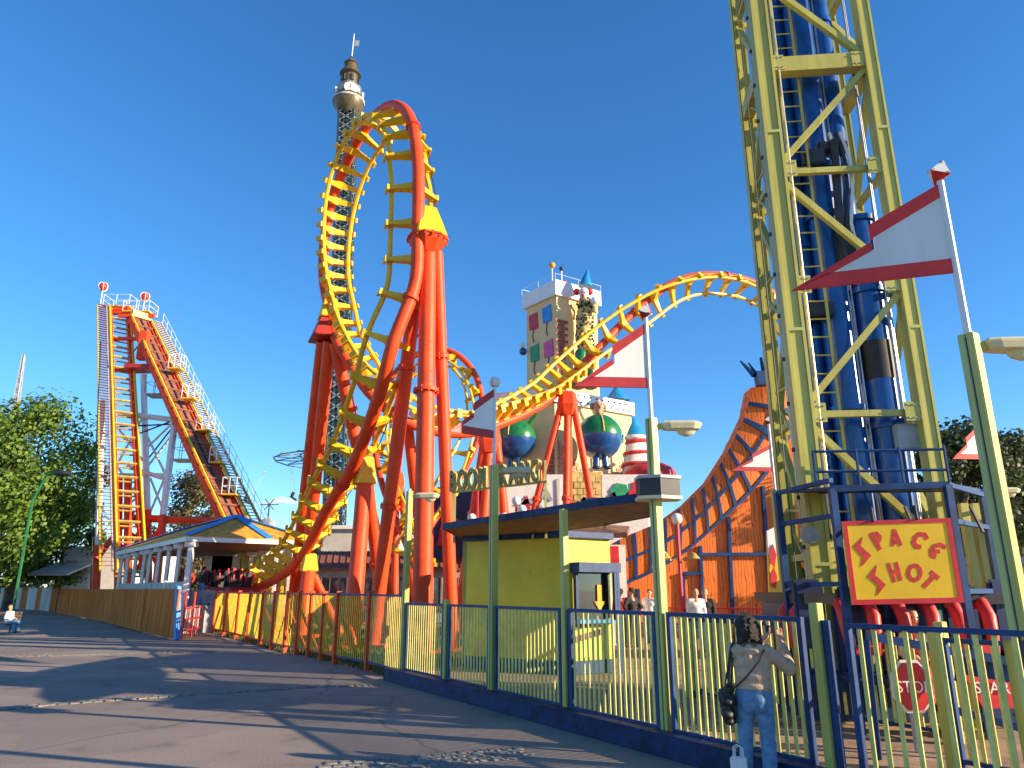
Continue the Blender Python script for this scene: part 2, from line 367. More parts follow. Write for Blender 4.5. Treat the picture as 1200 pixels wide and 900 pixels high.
def tie_mesh():
    b = MB()
    for s in (-1, 1):       # tapering arm from the spine to each rail, in (x: across, y: along, z: up)
        A = [V((s*.05, -.13, -SP+.1)), V((s*.05, .13, -SP+.1)), V((s*.05, .13, -SP+.42)), V((s*.05, -.13, -SP+.42))]
        B = [V((s*.86, -.06, -.2)), V((s*.86, .06, -.2)), V((s*.86, .06, .0)), V((s*.86, -.06, .0))]
        o = len(b.v); b.v += [tuple(x) for x in A+B]; b.f += [tuple(o+i for i in q) for q in ((0,1,2,3),(7,6,5,4),(0,4,5,1),(1,5,6,2),(2,6,7,3),(3,7,4,0))]
        b.box((s*G, 0, -.09), (.11, .2, .1)); b.box((s*.87, 0, -.07), (.08, .2, .34))
    b.box((0, 0, -SP+.26), (.34, .3, .34))
    return b.mesh('tie', 'track_yellow', centre=False)[0]
TIE = tie_mesh()
def build_track(name, rows, label, tie_step, rs=.21, rr=.092, group=None, dense=False):
    F = frames(rows, .3); root = thing(name, F[0][0], label, 'coaster track', group)
    MB().tube([p-N*SP for p, T, N, B in F], rs, 14).build('spine', 'red', root)
    for s in (-1, 1): MB().tube([p+B*G*s for p, T, N, B in F], rr, 8).build('rail', 'track_yellow', root)
    k = max(1, round(tie_step/.3))
    for i in range(k//2, len(F), k//2 if dense else k):
        if dense and (i-k//2) % k and not 148 <= i <= 218: continue
        p, T, N, B = F[i]; R = Matrix((B, T, N)).transposed()
        put('tie', TIE, p, root, R)
    return root, F
trk, FM = build_track('coaster_track', rows, 'main yellow railed track on a red spine forming the tall loop and long arch', 1.2, dense=True)
# flanges round the spine and the light rods between the ties
for i in range(14, len(FM), 20):
    p, T, N, B = FM[i]; MB().tube([p-N*SP-T*.06, p-N*SP+T*.06], .27, 14).build('flange', 'red', trk)
rod = MB().box((0, 0, 0), (.62, .05, .05)).box((0, .1, 0), (.62, .04, .04)).mesh('light_rod', 'white_paint', centre=False)[0]
stub = MB().box((0, 0, 0), (.34, .09, .07)).mesh('sensor', 'dark', centre=False)[0]
for i in range(4, len(FM)-60, 4):
    p, T, N, B = FM[i]; R = Matrix((B, T, N)).transposed()
    if 60 < i < 118: put('sensor', stub, p-N*.45-B*.05, trk, R)
    elif 150 < i < 215: put('light_rod', rod, p-N*.40+B*.1, trk, R)
b = MB()
b.tube([p-B*(G+.13)-N*.12+T*.0 for p, T, N, B in FM[10:150]], .018, 5); b.build('cable', 'dark', trk)
build_track('coaster_track', rows2, 'distant small arch of yellow railed track with a red spine behind the big loop columns', 1.2, rs=.18, rr=.08)

def leg(parent, p, q, r, name='column', fl=(.5,), m='red', r2=None):
    b = MB(); p = V(p); q = V(q); d = (q-p).normalized(); L = (q-p).length
    b.tube([p, q], r, 18, True, [r, r2 or r])
    o = b.build(name, m, parent)
    for t in fl:
        c = p.lerp(q, t); f = MB(); f.tube([c-d*.05, c+d*.05], r*1.32, 18); fo = f.build('flange', m, o); f = MB()
        for k in range(10):
            a, u = frame_of(d); e = c+a*cos(k*.628)*r*1.2+u*sin(k*.628)*r*1.2; f.tube([e-d*.1, e+d*.1], .025, 6)
        tag(f.build('bolts', m, fo if 0 else o), kind='stuff')
    if p.z < 1.2:
        MB().box((p.x, p.y, .13), (r*4.2, r*4.2, .1)).build('base_plate', m, o)
    return o
def frustum(parent, c, w0, w1, h, m, name, rot=0.0, shift=(0, 0), h2=None):
    b = MB(); R = Matrix.Rotation(rot, 3, 'Z'); c = V(c); P = []
    for z, w, sh in ((0, w0, (0, 0)), (h, w1, shift)):
        for x, y in ((-1, -1), (1, -1), (1, 1), (-1, 1)): P.append(c+R@V((x*w/2+sh[0], y*w/2+sh[1], z)))
    b.quadbox(P); return b.build(name, m, parent, bevel=.03)
ROT = math.atan2(Lv.y, Lv.x)
# near support of the loop
ap = at(502, 296, 21.6)
s = thing('coaster_support', on(494, 768, 0), 'four red columns meeting under the yellow box on the near side of the loop', 'coaster support')
leg(s, on(494, 770, .05), ap, .30, fl=(.62,), r2=.26); leg(s, on(436, 760, .05), at(493, 296, 21.7), .225, fl=(.35, .7))
leg(s, on(531, 764, .05), at(512, 296, 21.7), .20, fl=(.72,)); leg(s, on(489, 756, .05), at(500, 298, 22.2), .20, fl=(.5,))
b = MB(); e = at(501, 281, 21.6); b.lathe(e-V((0, 0, .42)), [(.30, -.1), (.62, .30), (.66, .42)], 8); b.build('cap', 'red', s, smooth=False)
b = MB(); Rz = Matrix.Rotation(ROT, 3, 'Z')
P = [e+Rz@V((x, y, z)) for x, y, z in ((-.5, -.52, 0), (.55, -.52, 0), (.55, .52, 0), (-.5, .52, 0), (-.3, -.26, 1.2), (.1, -.26, 1.2), (.1, .26, 1.2), (-.3, .26, 1.2))]
b.quadbox(P); b.build('saddle', 'track_yellow', s, bevel=.03)
b = MB(); b.lathe(e-V((0, 0, .02)), [(.70, 0), (.70, .05)], 8)
for k in range(16): b.box(e+V((cos(k*pi/8)*.64, sin(k*pi/8)*.64, -.03)), (.06, .06, .14))
tag(b.build('bolted_flange', 'red', s, smooth=False), kind='stuff')
# far support of the loop
s = thing('coaster_support', on(360, 742, 0), 'red columns with a faceted red head under the far left side of the big loop', 'coaster support')
ap = at(386, 396, 28.5)
g = lambda px, Y: V(((px-600)/FPX*(Y*cos(PITCH)-CAMZ*sin(PITCH)), Y, .05))
leg(s, g(340, 36), at(378, 400, 28.7), .26, fl=(.3,)); leg(s, g(352, 35), at(386, 400, 28.4), .26, fl=()); leg(s, g(464, 33), at(393, 402, 28.2), .26, fl=(.78, .3))
frustum(s, at(384, 399, 28.5), 1.4, .85, .85, 'red_dark', 'cap', ROT); frustum(s, at(385, 374, 28.5), .8, .5, .9, 'track_yellow', 'saddle', ROT)
# support halfway up the entry
s = thing('coaster_support', on(413, 759, 0), 'upright red column with splayed braces and a yellow clamp low on the loop entry', 'coaster support')
tp = at(427, 566, 25.0)
leg(s, on(411, 760, .05), tp, .27, fl=()); leg(s, on(452, 752, .05), at(431, 566, 25.2), .2, fl=(.5,))
frustum(s, tp-V((0, 0, .05)), .70, .46, .95, 'track_yellow', 'saddle', ROT)
s = thing('coaster_support', on(352, 742, 0), 'short red column with two slanting struts and yellow clamp near the station', 'coaster support')
tp = at(362, 668, 30.6)
leg(s, on(354, 748, .05), tp, .27, fl=()); leg(s, on(400, 745, .05), at(368, 675, 30.6), .16, fl=()); leg(s, on(392, 741, .05), at(366, 672, 31.2), .14, fl=())
frustum(s, tp-V((0, 0, .05)), .66, .45, .7, 'track_yellow', 'saddle', ROT)
# supports of the valley and the arch
def tripod(tip, feet, r, label, lat=None):
    s = thing('coaster_support', on(*feet[0][:2], 0), label, 'coaster support')
    for f in feet:
        leg(s, f[2], tip+V((f[3], 0, 0)) if len(f) > 3 else tip, r, fl=(.55,))
    b = MB(); b.lathe(tip-V((0, 0, .35)), [(r*1.9, -.35), (.5, .15), (.4, .75)], 6); b.build('cap', 'red', s, smooth=False); return s
t = at(665, 470, 33); g = lambda px, Y: V(((px-600)/FPX*(Y*cos(PITCH)-CAMZ*sin(PITCH)), Y, .05))
tripod(t, [(617, 740, g(589, 32.4), -.25), (664, 740, g(662, 31.5), 0), (720, 740, g(722, 32.6), .25), (664, 740, g(668, 36), .05)], .16, 'red four legged column under the rising track in front of the beige castle')
t = at(574, 512, 30.4)
tripod(t, [(540, 740, g(534, 30.2), -.2), (560, 740, g(557, 29.6), 0), (606, 740, g(607, 30.6), .25), (575, 740, g(577, 33.5), .1)], .2, 'red column cluster under the lowest dip of the yellow track')
t = at(464, 562, 41)
tripod(t, [(440, 740, g(436, 41), -.2), (462, 740, g(462, 41), 0), (484, 740, g(490, 42), .2)], .2, 'slim red legs behind the loop carrying the distant small arch')
leg(tag(thing('coaster_support', on(480, 742, 0), 'dark red slanting pole behind the tall loop columns', 'coaster support')), on(506, 742, .05), at(478, 500, 29.2), .22, fl=(.4,))

# ================================================================ LIFT TOWERS (two tracks, one braced frame)
root = thing('lift_tower', (-33, 60, 0), 'tall twin lift hill at the left, red and yellow tracks on white frame', 'lift hill')
def lift(pt, pb, side, gauge, ladder):
    T = (pb-pt).normalized(); h = V((T.x, T.y, 0)).normalized(); B = V((h.y, -h.x, 0)) * 1; N = B.cross(T).normalized()
    if N.z < 0: N = -N
    if B.x < 0: B = -B
    L = (pb-pt).length
    for s in (-1, 1):
        MB().bar(pt+B*gauge*s-N*.5, pb+B*gauge*s-N*.5, .34, .55, N).build('girder', 'red', root)
        MB().tube([pt+B*(gauge+.12)*s, pb+B*(gauge+.12)*s], .11, 6).build('rail', 'track_yellow', root)
    n = int(L/1.5); tm, _ = MB().bar(-B*(gauge+.2)-N*.2, B*(gauge+.2)-N*.2, .16, .18, N).bar(-B*(gauge+.1)-N*.7, B*(gauge+.1)-N*.7, .1, .1, N).mesh('cross_tie', 'gold' if ladder else 'roof_brown', centre=False)
    for i in range(n+1): put('cross_tie', tm, pt.lerp(pb, i/n), root)
    if not ladder:
        MB().bar(pt-N*.32, pb-N*.32, 1.0, .12, N).build('chain_trough', 'roof_brown', root); MB().bar(pt-N*.2, pb-N*.2, .12, .1, N).build('chain', 'dark', root)
    # catwalk beside the track
    o0 = B*side*(gauge+.75); w = .8
    for s in (0, 1): MB().bar(pt+B*side*(gauge+.4+s*w)-N*.1, pb+B*side*(gauge+.4+s*w)-N*.1, .1, .2, N).build('walkway_beam', 'track_yellow' if s else 'grey_paint', root)
    b = MB(); k = int(L/.36)
    for i in range(k): c = pt.lerp(pb, i/k)+B*side*(gauge+.4+w/2); b.box(c, (w, .26, .05), Matrix.Rotation(math.atan2(B.y, B.x), 3, 'Z'))
    tag(b.build('tread', 'roof_brown' if ladder else 'grey_paint', root), kind='stuff')
    if ladder: return T, B, N
    for zz in (.55, 1.1): MB().tube([pt+B*side*(gauge+.45+w)+UP*zz, pb+B*side*(gauge+.45+w)+UP*zz], .022, 5).build('handrail', 'white_paint', root)
    b, _ = MB().bar((0, 0, 0), (0, 0, 1.1), .04).mesh('baluster', 'white_paint', centre=False)
    for i in range(n+1): put('baluster', b, pt.lerp(pb, i/n)+B*side*(gauge+.45+w), root)
    return T, B, N
pA, qA = at(141, 362, 68), at(155, 668, 53)
lift(pA, qA, -1, .82, True)
pB, qB = at(166, 372, 67), at(284, 622, 54)
TB, BB, NB = lift(pB, qB, 1, .85, False)
MB().bar(pB.lerp(qB, .32)-NB*1.3, pB.lerp(qB, .8)-NB*1.3, .5, .7, NB).build('truss_beam', 'blue', root)
MB().bar(pB.lerp(qB, .8)-NB*1.3, qB-NB*1.3, .5, .7, NB).build('truss_beam', 'red', root)
def strut(a, c, r, m='white_paint', name='brace'): return MB().tube([a, c], r, 8).build(name, m, root)
FY = 62
J = lambda px, py, Y=FY: at(px, py, Y)
strut(J(168, 440, 64), J(173, 600, 60), .27, name='column'); strut(J(173, 598, 60), J(174, 690, 59), .3, 'red', 'column')
strut(J(204, 500, 60), J(191, 606, 58), .27, name='column'); strut(J(191, 604, 58), J(183, 690, 57), .3, 'red', 'column')
strut(J(120, 470, 62), J(115, 640, 57), .24, name='column'); strut(J(115, 640, 57), J(112, 692, 56), .3, 'red', 'column')
strut(J(139, 484), J(203, 492), .24); strut(J(150, 547), J(190, 560, 59), .18); strut(J(158, 607, 59), J(252, 611, 57), .3, 'red'); strut(J(140, 556), J(195, 556, 59), .12)
for a, c in (((137, 500), (172, 545)), ((172, 480), (137, 545)), ((172, 548), (200, 512)), ((172, 510), (194, 556)), ((137, 545), (174, 605)), ((174, 545), (137, 605)), ((174, 605), (194, 558)), ((172, 525), (203, 495)), ((138, 600), (172, 575)), ((176, 560), (192, 600))):
    strut(J(*a), J(*c), .1)
for a, c in (((140, 500), (203, 497)), ((168, 545), (205, 497)), ((150, 420), (168, 398)), ((145, 515), (200, 494))): strut(J(*a), J(*c), .07, 'dark')
for a, c in (((137, 610), (176, 645)), ((176, 612), (137, 650)), ((137, 640), (190, 640)), ((158, 610), (185, 665)), ((190, 612), (160, 668))): strut(J(*a, 58), J(*c, 58), .14, 'red')
strut(J(113, 655, 56), J(155, 600, 58), .24, 'red'); strut(J(150, 560, 59), J(150, 690, 55), .3, 'red', 'column'); strut(J(140, 560, 59), J(138, 690, 55), .26, 'red', 'column')
# platforms and machinery near the top
MB().box(J(172, 432, 64), (3.2, 2.0, .35)).build('platform', 'red_dark', root)
MB().box(J(168, 405, 64.5), (.7, .7, 2.8)).build('machine_housing', 'red', root)
MB().box(J(150, 397, 66), (3.6, .3, .32)).build('crossbeam', 'red', root); MB().box(J(155, 434, 64.5), (4.2, .3, .32)).build('crossbeam', 'red_dark', root)
MB().box(J(160, 370, 67.5), (3.6, .3, .3)).build('crossbeam', 'red', root)
MB().bar(pB+BB*-.9-TB*.3, pB+BB*.9-TB*.3, .6, .6).build('track_end', 'track_yellow', root); MB().bar(pA-V((1, 0, .2)), pA+V((1, 0, -.2)), .6, .7).build('track_end', 'red', root)
def cage(c, w, d, h, m='white_paint', par=None, fl='track_yellow'):
    o = MB().box(c, (w, d, .12)).build('platform', fl, par or root); b = MB()
    for x in (-1, 0, 1):
        for y in (-1, 1): b.bar(c+V((x*w/2, y*d/2, 0)), c+V((x*w/2, y*d/2, h)), .045)
    for zz in (h/2, h):
        for y in (-1, 1): b.bar(c+V((-w/2, y*d/2, zz)), c+V((w/2, y*d/2, zz)), .04)
        for x in (-1, 1): b.bar(c+V((x*w/2, -d/2, zz)), c+V((x*w/2, d/2, zz)), .04)
    b.build('railing', m, o)
for px, py, Y in ((209, 430, 63), (225, 465, 61), (242, 502, 59.5), (258, 540, 58), (273, 577, 56)): cage(J(px-2, py+3, Y), 1.1, 1.1, 1.3)
cage(J(186, 464, 64), 1.9, 1.6, 2.2, 'grey_paint', fl='grey_paint'); cage(J(217, 540, 60), 1.8, 1.5, 2.0, 'grey_paint', fl='grey_paint'); cage(J(141, 362, 68.5), 2.6, 1.8, 1.2, 'white_paint'); cage(J(164, 368, 68.2), 2.6, 1.8, 1.1, 'white_paint')
for px, py in ((121, 336), (170, 348)):
    c = J(px, py, 68); t_ = thing('ball_ornament', c-V((0, 0, 1.6)), 'striped red ball on a thin mast atop the %s' % ('left edge of the lift hill' if px < 150 else 'right lift track'), 'ornament')
    MB().tube([c-V((0, 0, 2.2)), c], .06, 6).build('mast', 'white_paint', t_); MB().ball(c, .45).build('ball', 'flag_red_bright', t_)
    b = MB()
    for k in range(6):
        a = k*pi/3; b.tube([c+V((cos(a)*sin(e), sin(a)*sin(e), cos(e)))*.47 for e in [pi*j/8 for j in range(9)]], .035, 4)
    b.build('stripe', 'white_paint', t_)
for px, py in ((106, 640),):
    strut(J(px, 690, 55), J(118, 400, 60), .05, 'dark', 'cable')

# ================================================================ STATION: deck, hip roof, train
st = thing('station', (-15, 37, 0), 'open coaster station with an orange boarded hip roof on white posts', 'station')
nc = on(219, 632, 4.0); d1 = V((-.6, .8, 0)); d2 = V((.8, .6, 0)); LEN = 17.5; WID = 6.0
c4 = [nc, nc+d2*WID, nc+d2*WID+d1*LEN, nc+d1*LEN]
r0 = nc+d2*WID/2+d1*3.2+V((0, 0, 1.25)); r1 = nc+d2*WID/2+d1*(LEN-3.2)+V((0, 0, 1.25))
up12 = V((0, 0, .12))
def roof_face(pts, m): MB().prism([p+up12 for p in pts], V((0, 0, .06))).build('roof_panel', m, st)
roof_face([c4[0], c4[1], r0], 'roof_wood'); roof_face([c4[1], c4[2], r1, r0], 'roof_wood'); roof_face([c4[2], c4[3], r1], 'roof_wood'); roof_face([c4[3], c4[0], r0, r1], 'roof_wood')
for a, c in ((c4[0], r0), (c4[1], r0), (c4[2], r1), (c4[3], r1), (r0, r1)): MB().bar(a+V((0, 0, .22)), c+V((0, 0, .22)), .38, .05).build('ridge_strip', 'light_blue', st)
MB().bar(r0+V((0, 0, .24)), c4[0].lerp(c4[1], .62)+V((0, 0, .2)), .42, .05).build('ridge_strip', 'light_blue', st)
for i in range(4): MB().bar(c4[i]+V((0, 0, .02)), c4[(i+1) % 4]+V((0, 0, .02)), .1, .2).build('fascia', 'white_paint', st)
for i in range(22):
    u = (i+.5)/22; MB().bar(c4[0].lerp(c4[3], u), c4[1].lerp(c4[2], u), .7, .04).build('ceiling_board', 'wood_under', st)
for i, u in enumerate((0.0, .12, .24, .36, .48, .6, .74, .88, 1)):
    for sd in (0, 1):
        p = (c4[0].lerp(c4[3], u) if sd == 0 else c4[1].lerp(c4[2], u))+d2*(.3 if sd == 0 else -.3)+d1*(.3 if u < .5 else -.3)
        o = MB().bar(V((p.x, p.y, .3)), V((p.x, p.y, 3.95)), .22 if u == 0 else .16).build('post', 'white_paint', st)
        MB().bar(V((p.x, p.y, 3.7)), V((p.x, p.y, 3.95)), .45).build('capital', 'white_paint', o)
fl = [nc+d2*.3-V((0, 0, nc.z)), nc+d2*(WID-.3)-V((0, 0, nc.z)), nc+d2*(WID-.3)+d1*LEN-V((0, 0, nc.z)), nc+d2*.3+d1*LEN-V((0, 0, nc.z))]
MB().prism(fl, V((0, 0, 1.15))).build('platform', 'grey_paint', st)
pan = MB().box((0, 0, .5), (.04, 1.3, .95)).mesh('side_panel', 'grey_paint', centre=False)[0]
for i in range(12):
    p = nc+d2*.2+d1*(.9+i*1.35); put('side_panel', pan, V((p.x, p.y, 1.2)), st, Matrix.Rotation(math.atan2(-d1.x, d1.y), 3, 'Z'))
def coaster_car(c, ang, label):
    t_ = thing('coaster_car', c, label, 'coaster car', 'cars of the train in the station'); R = Matrix.Rotation(ang, 3, 'Z')
    pr = [(-1.0, 0), (-.9, .35), (-.3, .5), (.35, .5), (.95, .38), (1.15, .12), (1.0, 0)]
    MB().prism([c+R@V((x, -.62, z+.15)) for x, z in pr], R@V((0, 1.24, 0))).build('body', 'plain_red', t_, bevel=.04)
    MB().prism([c+R@V((x, -.66, z)) for x, z in ((-1.0, .1), (1.1, .1), (1.0, .28), (-.95, .28))], R@V((0, 1.32, 0))).build('stripe', 'dark', t_)
    for sx in (-.55, .3):
        for sy in (-.3, .3):
            o = MB().box(c+R@V((sx-.2, sy, .95)), (.16, .46, .95), R).build('seat', 'dark', t_, bevel=.05)
            for e in (-.16, .16): MB().tube([c+R@V((sx-.1, sy+e, 1.45)), c+R@V((sx+.1, sy+e, 1.5)), c+R@V((sx+.2, sy+e, 1.2)), c+R@V((sx+.18, sy+e, .9))], .05, 6).build('harness', 'plain_red', o)
    return t_
for i, (px, lab) in enumerate(((268, 'red coaster car nearest the station roof corner'), (235, 'red coaster car second from the front of the waiting train'), (205, 'red coaster car third in the waiting train'))):
    p = nc+d2*3.0+d1*(1.6+i*2.3); coaster_car(V((p.x, p.y, 1.3)), math.atan2(d1.y, d1.x)+pi, lab)
# ================================================================ GROUND
struct(MB().face([(-3000, -300, 0), (3000, -300, 0), (3000, 4500, 0), (-3000, 4500, 0)]).build('ground', 'asphalt', centre=False))
P2 = V((1.843, 9.38, 0)); FD = V((.518, -.8554, 0)); FN = V((-.8554, -.518, 0))     # fence line and its street side
F = lambda s, off=0.0, z=0.0: P2+FD*s+FN*off+V((0, 0, z))
dk = [F(10.5, .02), F(-8.3, .02), V((0.6, 20, 0)), V((2, 45, 0)), V((40, 45, 0)), V((40, -2, 0))]
struct(MB().prism([V((p.x, p.y, .005)) for p in dk], V((0, 0, .145))).build('paved_deck', 'deck'))
yb = [(249, 742), (276, 749), (304, 757.5), (333, 765), (361, 770), (392, 778), (430, 786)]
ypts = [on(x, y, 0) for x, y in yb]+[F(-7.95)]
lawn = [V((p.x, p.y, .008)) for p in ypts]+[V((1.2, 20, .008)), V((3, 46, .008)), V((-22, 50, .008))]
struct(MB().face(lawn).build('lawn_ground', 'deck'))
def inside(p, poly):
    c = False
    for i in range(len(poly)):
        a, b2 = poly[i], poly[i-1]
        if (a.y > p.y) != (b2.y > p.y) and p.x < (b2.x-a.x)*(p.y-a.y)/(b2.y-a.y)+a.x: c = not c
    return c
b = MB()
while len(b.f) < 26000:
    p = V((random.uniform(-18, 3), random.uniform(15.8, 36), .01))
    if not inside(p, lawn) or random.random() > 1.25-p.y/40: continue
    a = random.random()*6.28; h = random.uniform(.05, .16); d = V((cos(a)*.03, sin(a)*.03, 0))
    b.face([p-d, p+d, p+V((random.uniform(-.06, .06), random.uniform(-.06, .06), h))])
tag(b.build('grass', 'grass', centre=False, fixn=False), 'patchy short grass under the coaster supports', 'grass', kind='stuff')
# kerb below the fence
k = MB().bar(F(10.5, .14, .125), F(-8.4, .14, .125), .22, .25); o = k.build('blue_kerb', 'blue_kerb', bevel=.012); tag(o, 'low dark blue steel kerb running along the foot of the lime fence', 'kerb')
# cobble strips let into the asphalt
def cobbles(path, wd, st, each, label):
    rt = thing('cobble_strip', path[0], label, 'cobble strip'); rt['kind'] = 'structure'; del rt['label']; del rt['category']
    protos = []
    for q in range(5):
        me, _ = MB().box((0, 0, -.022), (st*random.uniform(.86, .94), st*random.uniform(.86, .94), .06)).mesh('cobblestone', 'granite', centre=False)
        bm = bmesh.new(); bm.from_mesh(me); bmesh.ops.bevel(bm, geom=list(bm.edges), offset=st*.07, segments=1, affect='EDGES'); bm.to_mesh(me); bm.free(); protos.append(me)
    allb = MB(); n = 0
    for i in range(len(path)-1):
        a, c = path[i], path[i+1]; d = (c-a).normalized(); s_ = V((-d.y, d.x, 0)); L = (c-a).length
        for u in range(int(L/st)):
            for v in range(int(wd/st)):
                p = a+d*(u*st+(v % 2)*st/2)+s_*((v-.5*wd/st)*st); p.z = .003+random.uniform(0, .005)
                R = Matrix.Rotation(math.atan2(d.y, d.x)+random.uniform(-.12, .12), 3, 'Z')
                if each(p) and n < 290: put('cobblestone', random.choice(protos), p, rt, R); n += 1
                else: allb.box(p-V((0, 0, .012)), (st*.84, st*.84, .05), R)
    if allb.v: tag(allb.build('distant_cobbles', 'granite', rt), kind='stuff')
    return rt
cobbles([on(380, 899), on(480, 892), on(560, 884), on(622, 880)], .62, .155, lambda p: True, 'x')
cobbles([on(-60, 836), on(60, 824), on(190, 815), on(300, 808), on(380, 803), on(455, 801)], .5, .17, lambda p: p.x > -3.0, 'x')
cobbles([on(-60, 770), on(60, 768), on(150, 765), on(260, 763)], .6, .18, lambda p: False, 'x')

# ================================================================ LIME FENCE ALONG THE STREET
slat = MB().box((0, 0, .66), (.012, .042, 1.30)).mesh('slat', 'cream_slat', centre=False)[0]
ang = math.atan2(FD.y, FD.x); RF = Matrix.Rotation(ang-pi/2, 3, 'Z')
def panel(a, c, z, h, label, sp=.105, mt='blue', name='slat_fence', slm=None, cat='fence', rail=True, grp=None):
    d = (c-a).normalized(); L = (c-a).length; R = Matrix.Rotation(math.atan2(d.y, d.x)-pi/2, 3, 'Z')
    t_ = thing(name, a+V((0, 0, z)), label, cat, grp)
    MB().bar(a+V((0, 0, z+h)), c+V((0, 0, z+h)), .05, .045).build('top_rail', mt, t_)
    MB().bar(a+V((0, 0, z+.1)), c+V((0, 0, z+.1)), .045, .04).build('bottom_rail', mt, t_)
    for p in (a+d*.03, c-d*.03): MB().bar(p+V((0, 0, z)), p+V((0, 0, z+h)), .055, .055, up=FD).build('stile', mt, t_)
    n = int(L/sp)
    for i in range(1, n):
        o = put('slat', slm or slat, a+d*(L*i/n)+V((0, 0, z+.1)), t_, R); o.scale = (1, 1, (h-.1)/1.33)
    return t_
S = [-7.95, -5.95, -4.18, -2.05, 0, 2.15]
names = ['at the far end beside the red fence', 'left of the lamp post with the small flag', 'in front of the left half of the yellow booth', 'in front of the booth window', 'right of the lamp post with the dark box, beside the woman']
labs = ['lime slat fence panel farthest along, beside the far lamp post', 'lime slat fence panel just left of the lamp post with the small white flag', 'lime slat fence panel covering the long side of the yellow booth', 'lime slat fence panel below the ticket window with lit slats', 'lime slat fence panel right behind the woman with the phone']
FP = [panel(F(S[i]+.1), F(S[i+1]-.1), .16, 1.40, labs[i]) for i in range(5)]
for i, s_ in enumerate((-5.95, -2.05, 2.22)):
    h = (1.5, 2.86, 1.56)[i]; t_ = FP[(1, 3, 4)[i]]
    o = MB().box(F(s_, 0, .16+h/2), (.10, .10, h), RF).build('post', 'lime', t_, bevel=.006)
    MB().box(F(s_+.085, .0, .16+.70), (.03, .1, 1.40), RF).build('edge_strip', 'blue', o)
# gate at the right
gt = panel(F(2.5, -.02), F(5.9, -.02), .16, 1.36, 'wide lime and blue gate in front of the tower ride, nearest the camera', sp=.145, name='gate', cat='gate')
MB().box(F(3.9, -.14, .82), (.10, .10, 1.28), RF).build('post', 'lime', gt, bevel=.006); MB().box(F(4.0, -.14, .82), (.04, .1, 1.28), RF).build('edge_strip', 'blue', gt)
panel(F(6.2), F(9.4), .16, 1.5, 'lime slat fence panel outside the right edge by the tall flag post', sp=.13)
# inner queue fences
QF = []
def qf(a, c, label, sp=.11, slm=None):
    QF.append(panel(a, c, .16, 1.20, label, sp=sp))
qa = on(652, 788, .16); qb = on(838, 806, .16); qc = on(958, 812, .16)
qf(F(-2.3, -2.6), F(-.2, -2.6), 'inner queue fence with bright lime slats behind the post with the dark box'); qf(F(.0, -2.6), F(1.9, -2.6), 'inner queue fence section left of the woman, behind the outer fence')
qf(F(-2.3, -2.7), F(-2.0, -4.6)+V((.6, .2, 0)), 'short inner queue fence turning back beside the booth corner')
qf(F(2.7, -1.25), F(4.4, -1.25), 'inner lime barrier behind the gate, before the ride seats', .12)
for i, (s_, of) in enumerate(((-2.3, -2.6), (-.1, -2.6), (1.95, -2.6), (4.45, -1.3), (2.65, -1.25))):
    MB().box(F(s_, of, .16+.66), (.11, .11, 1.32), RF).build('post', 'lime', QF[(0, 0, 1, 3, 3)[i]], bevel=.006)
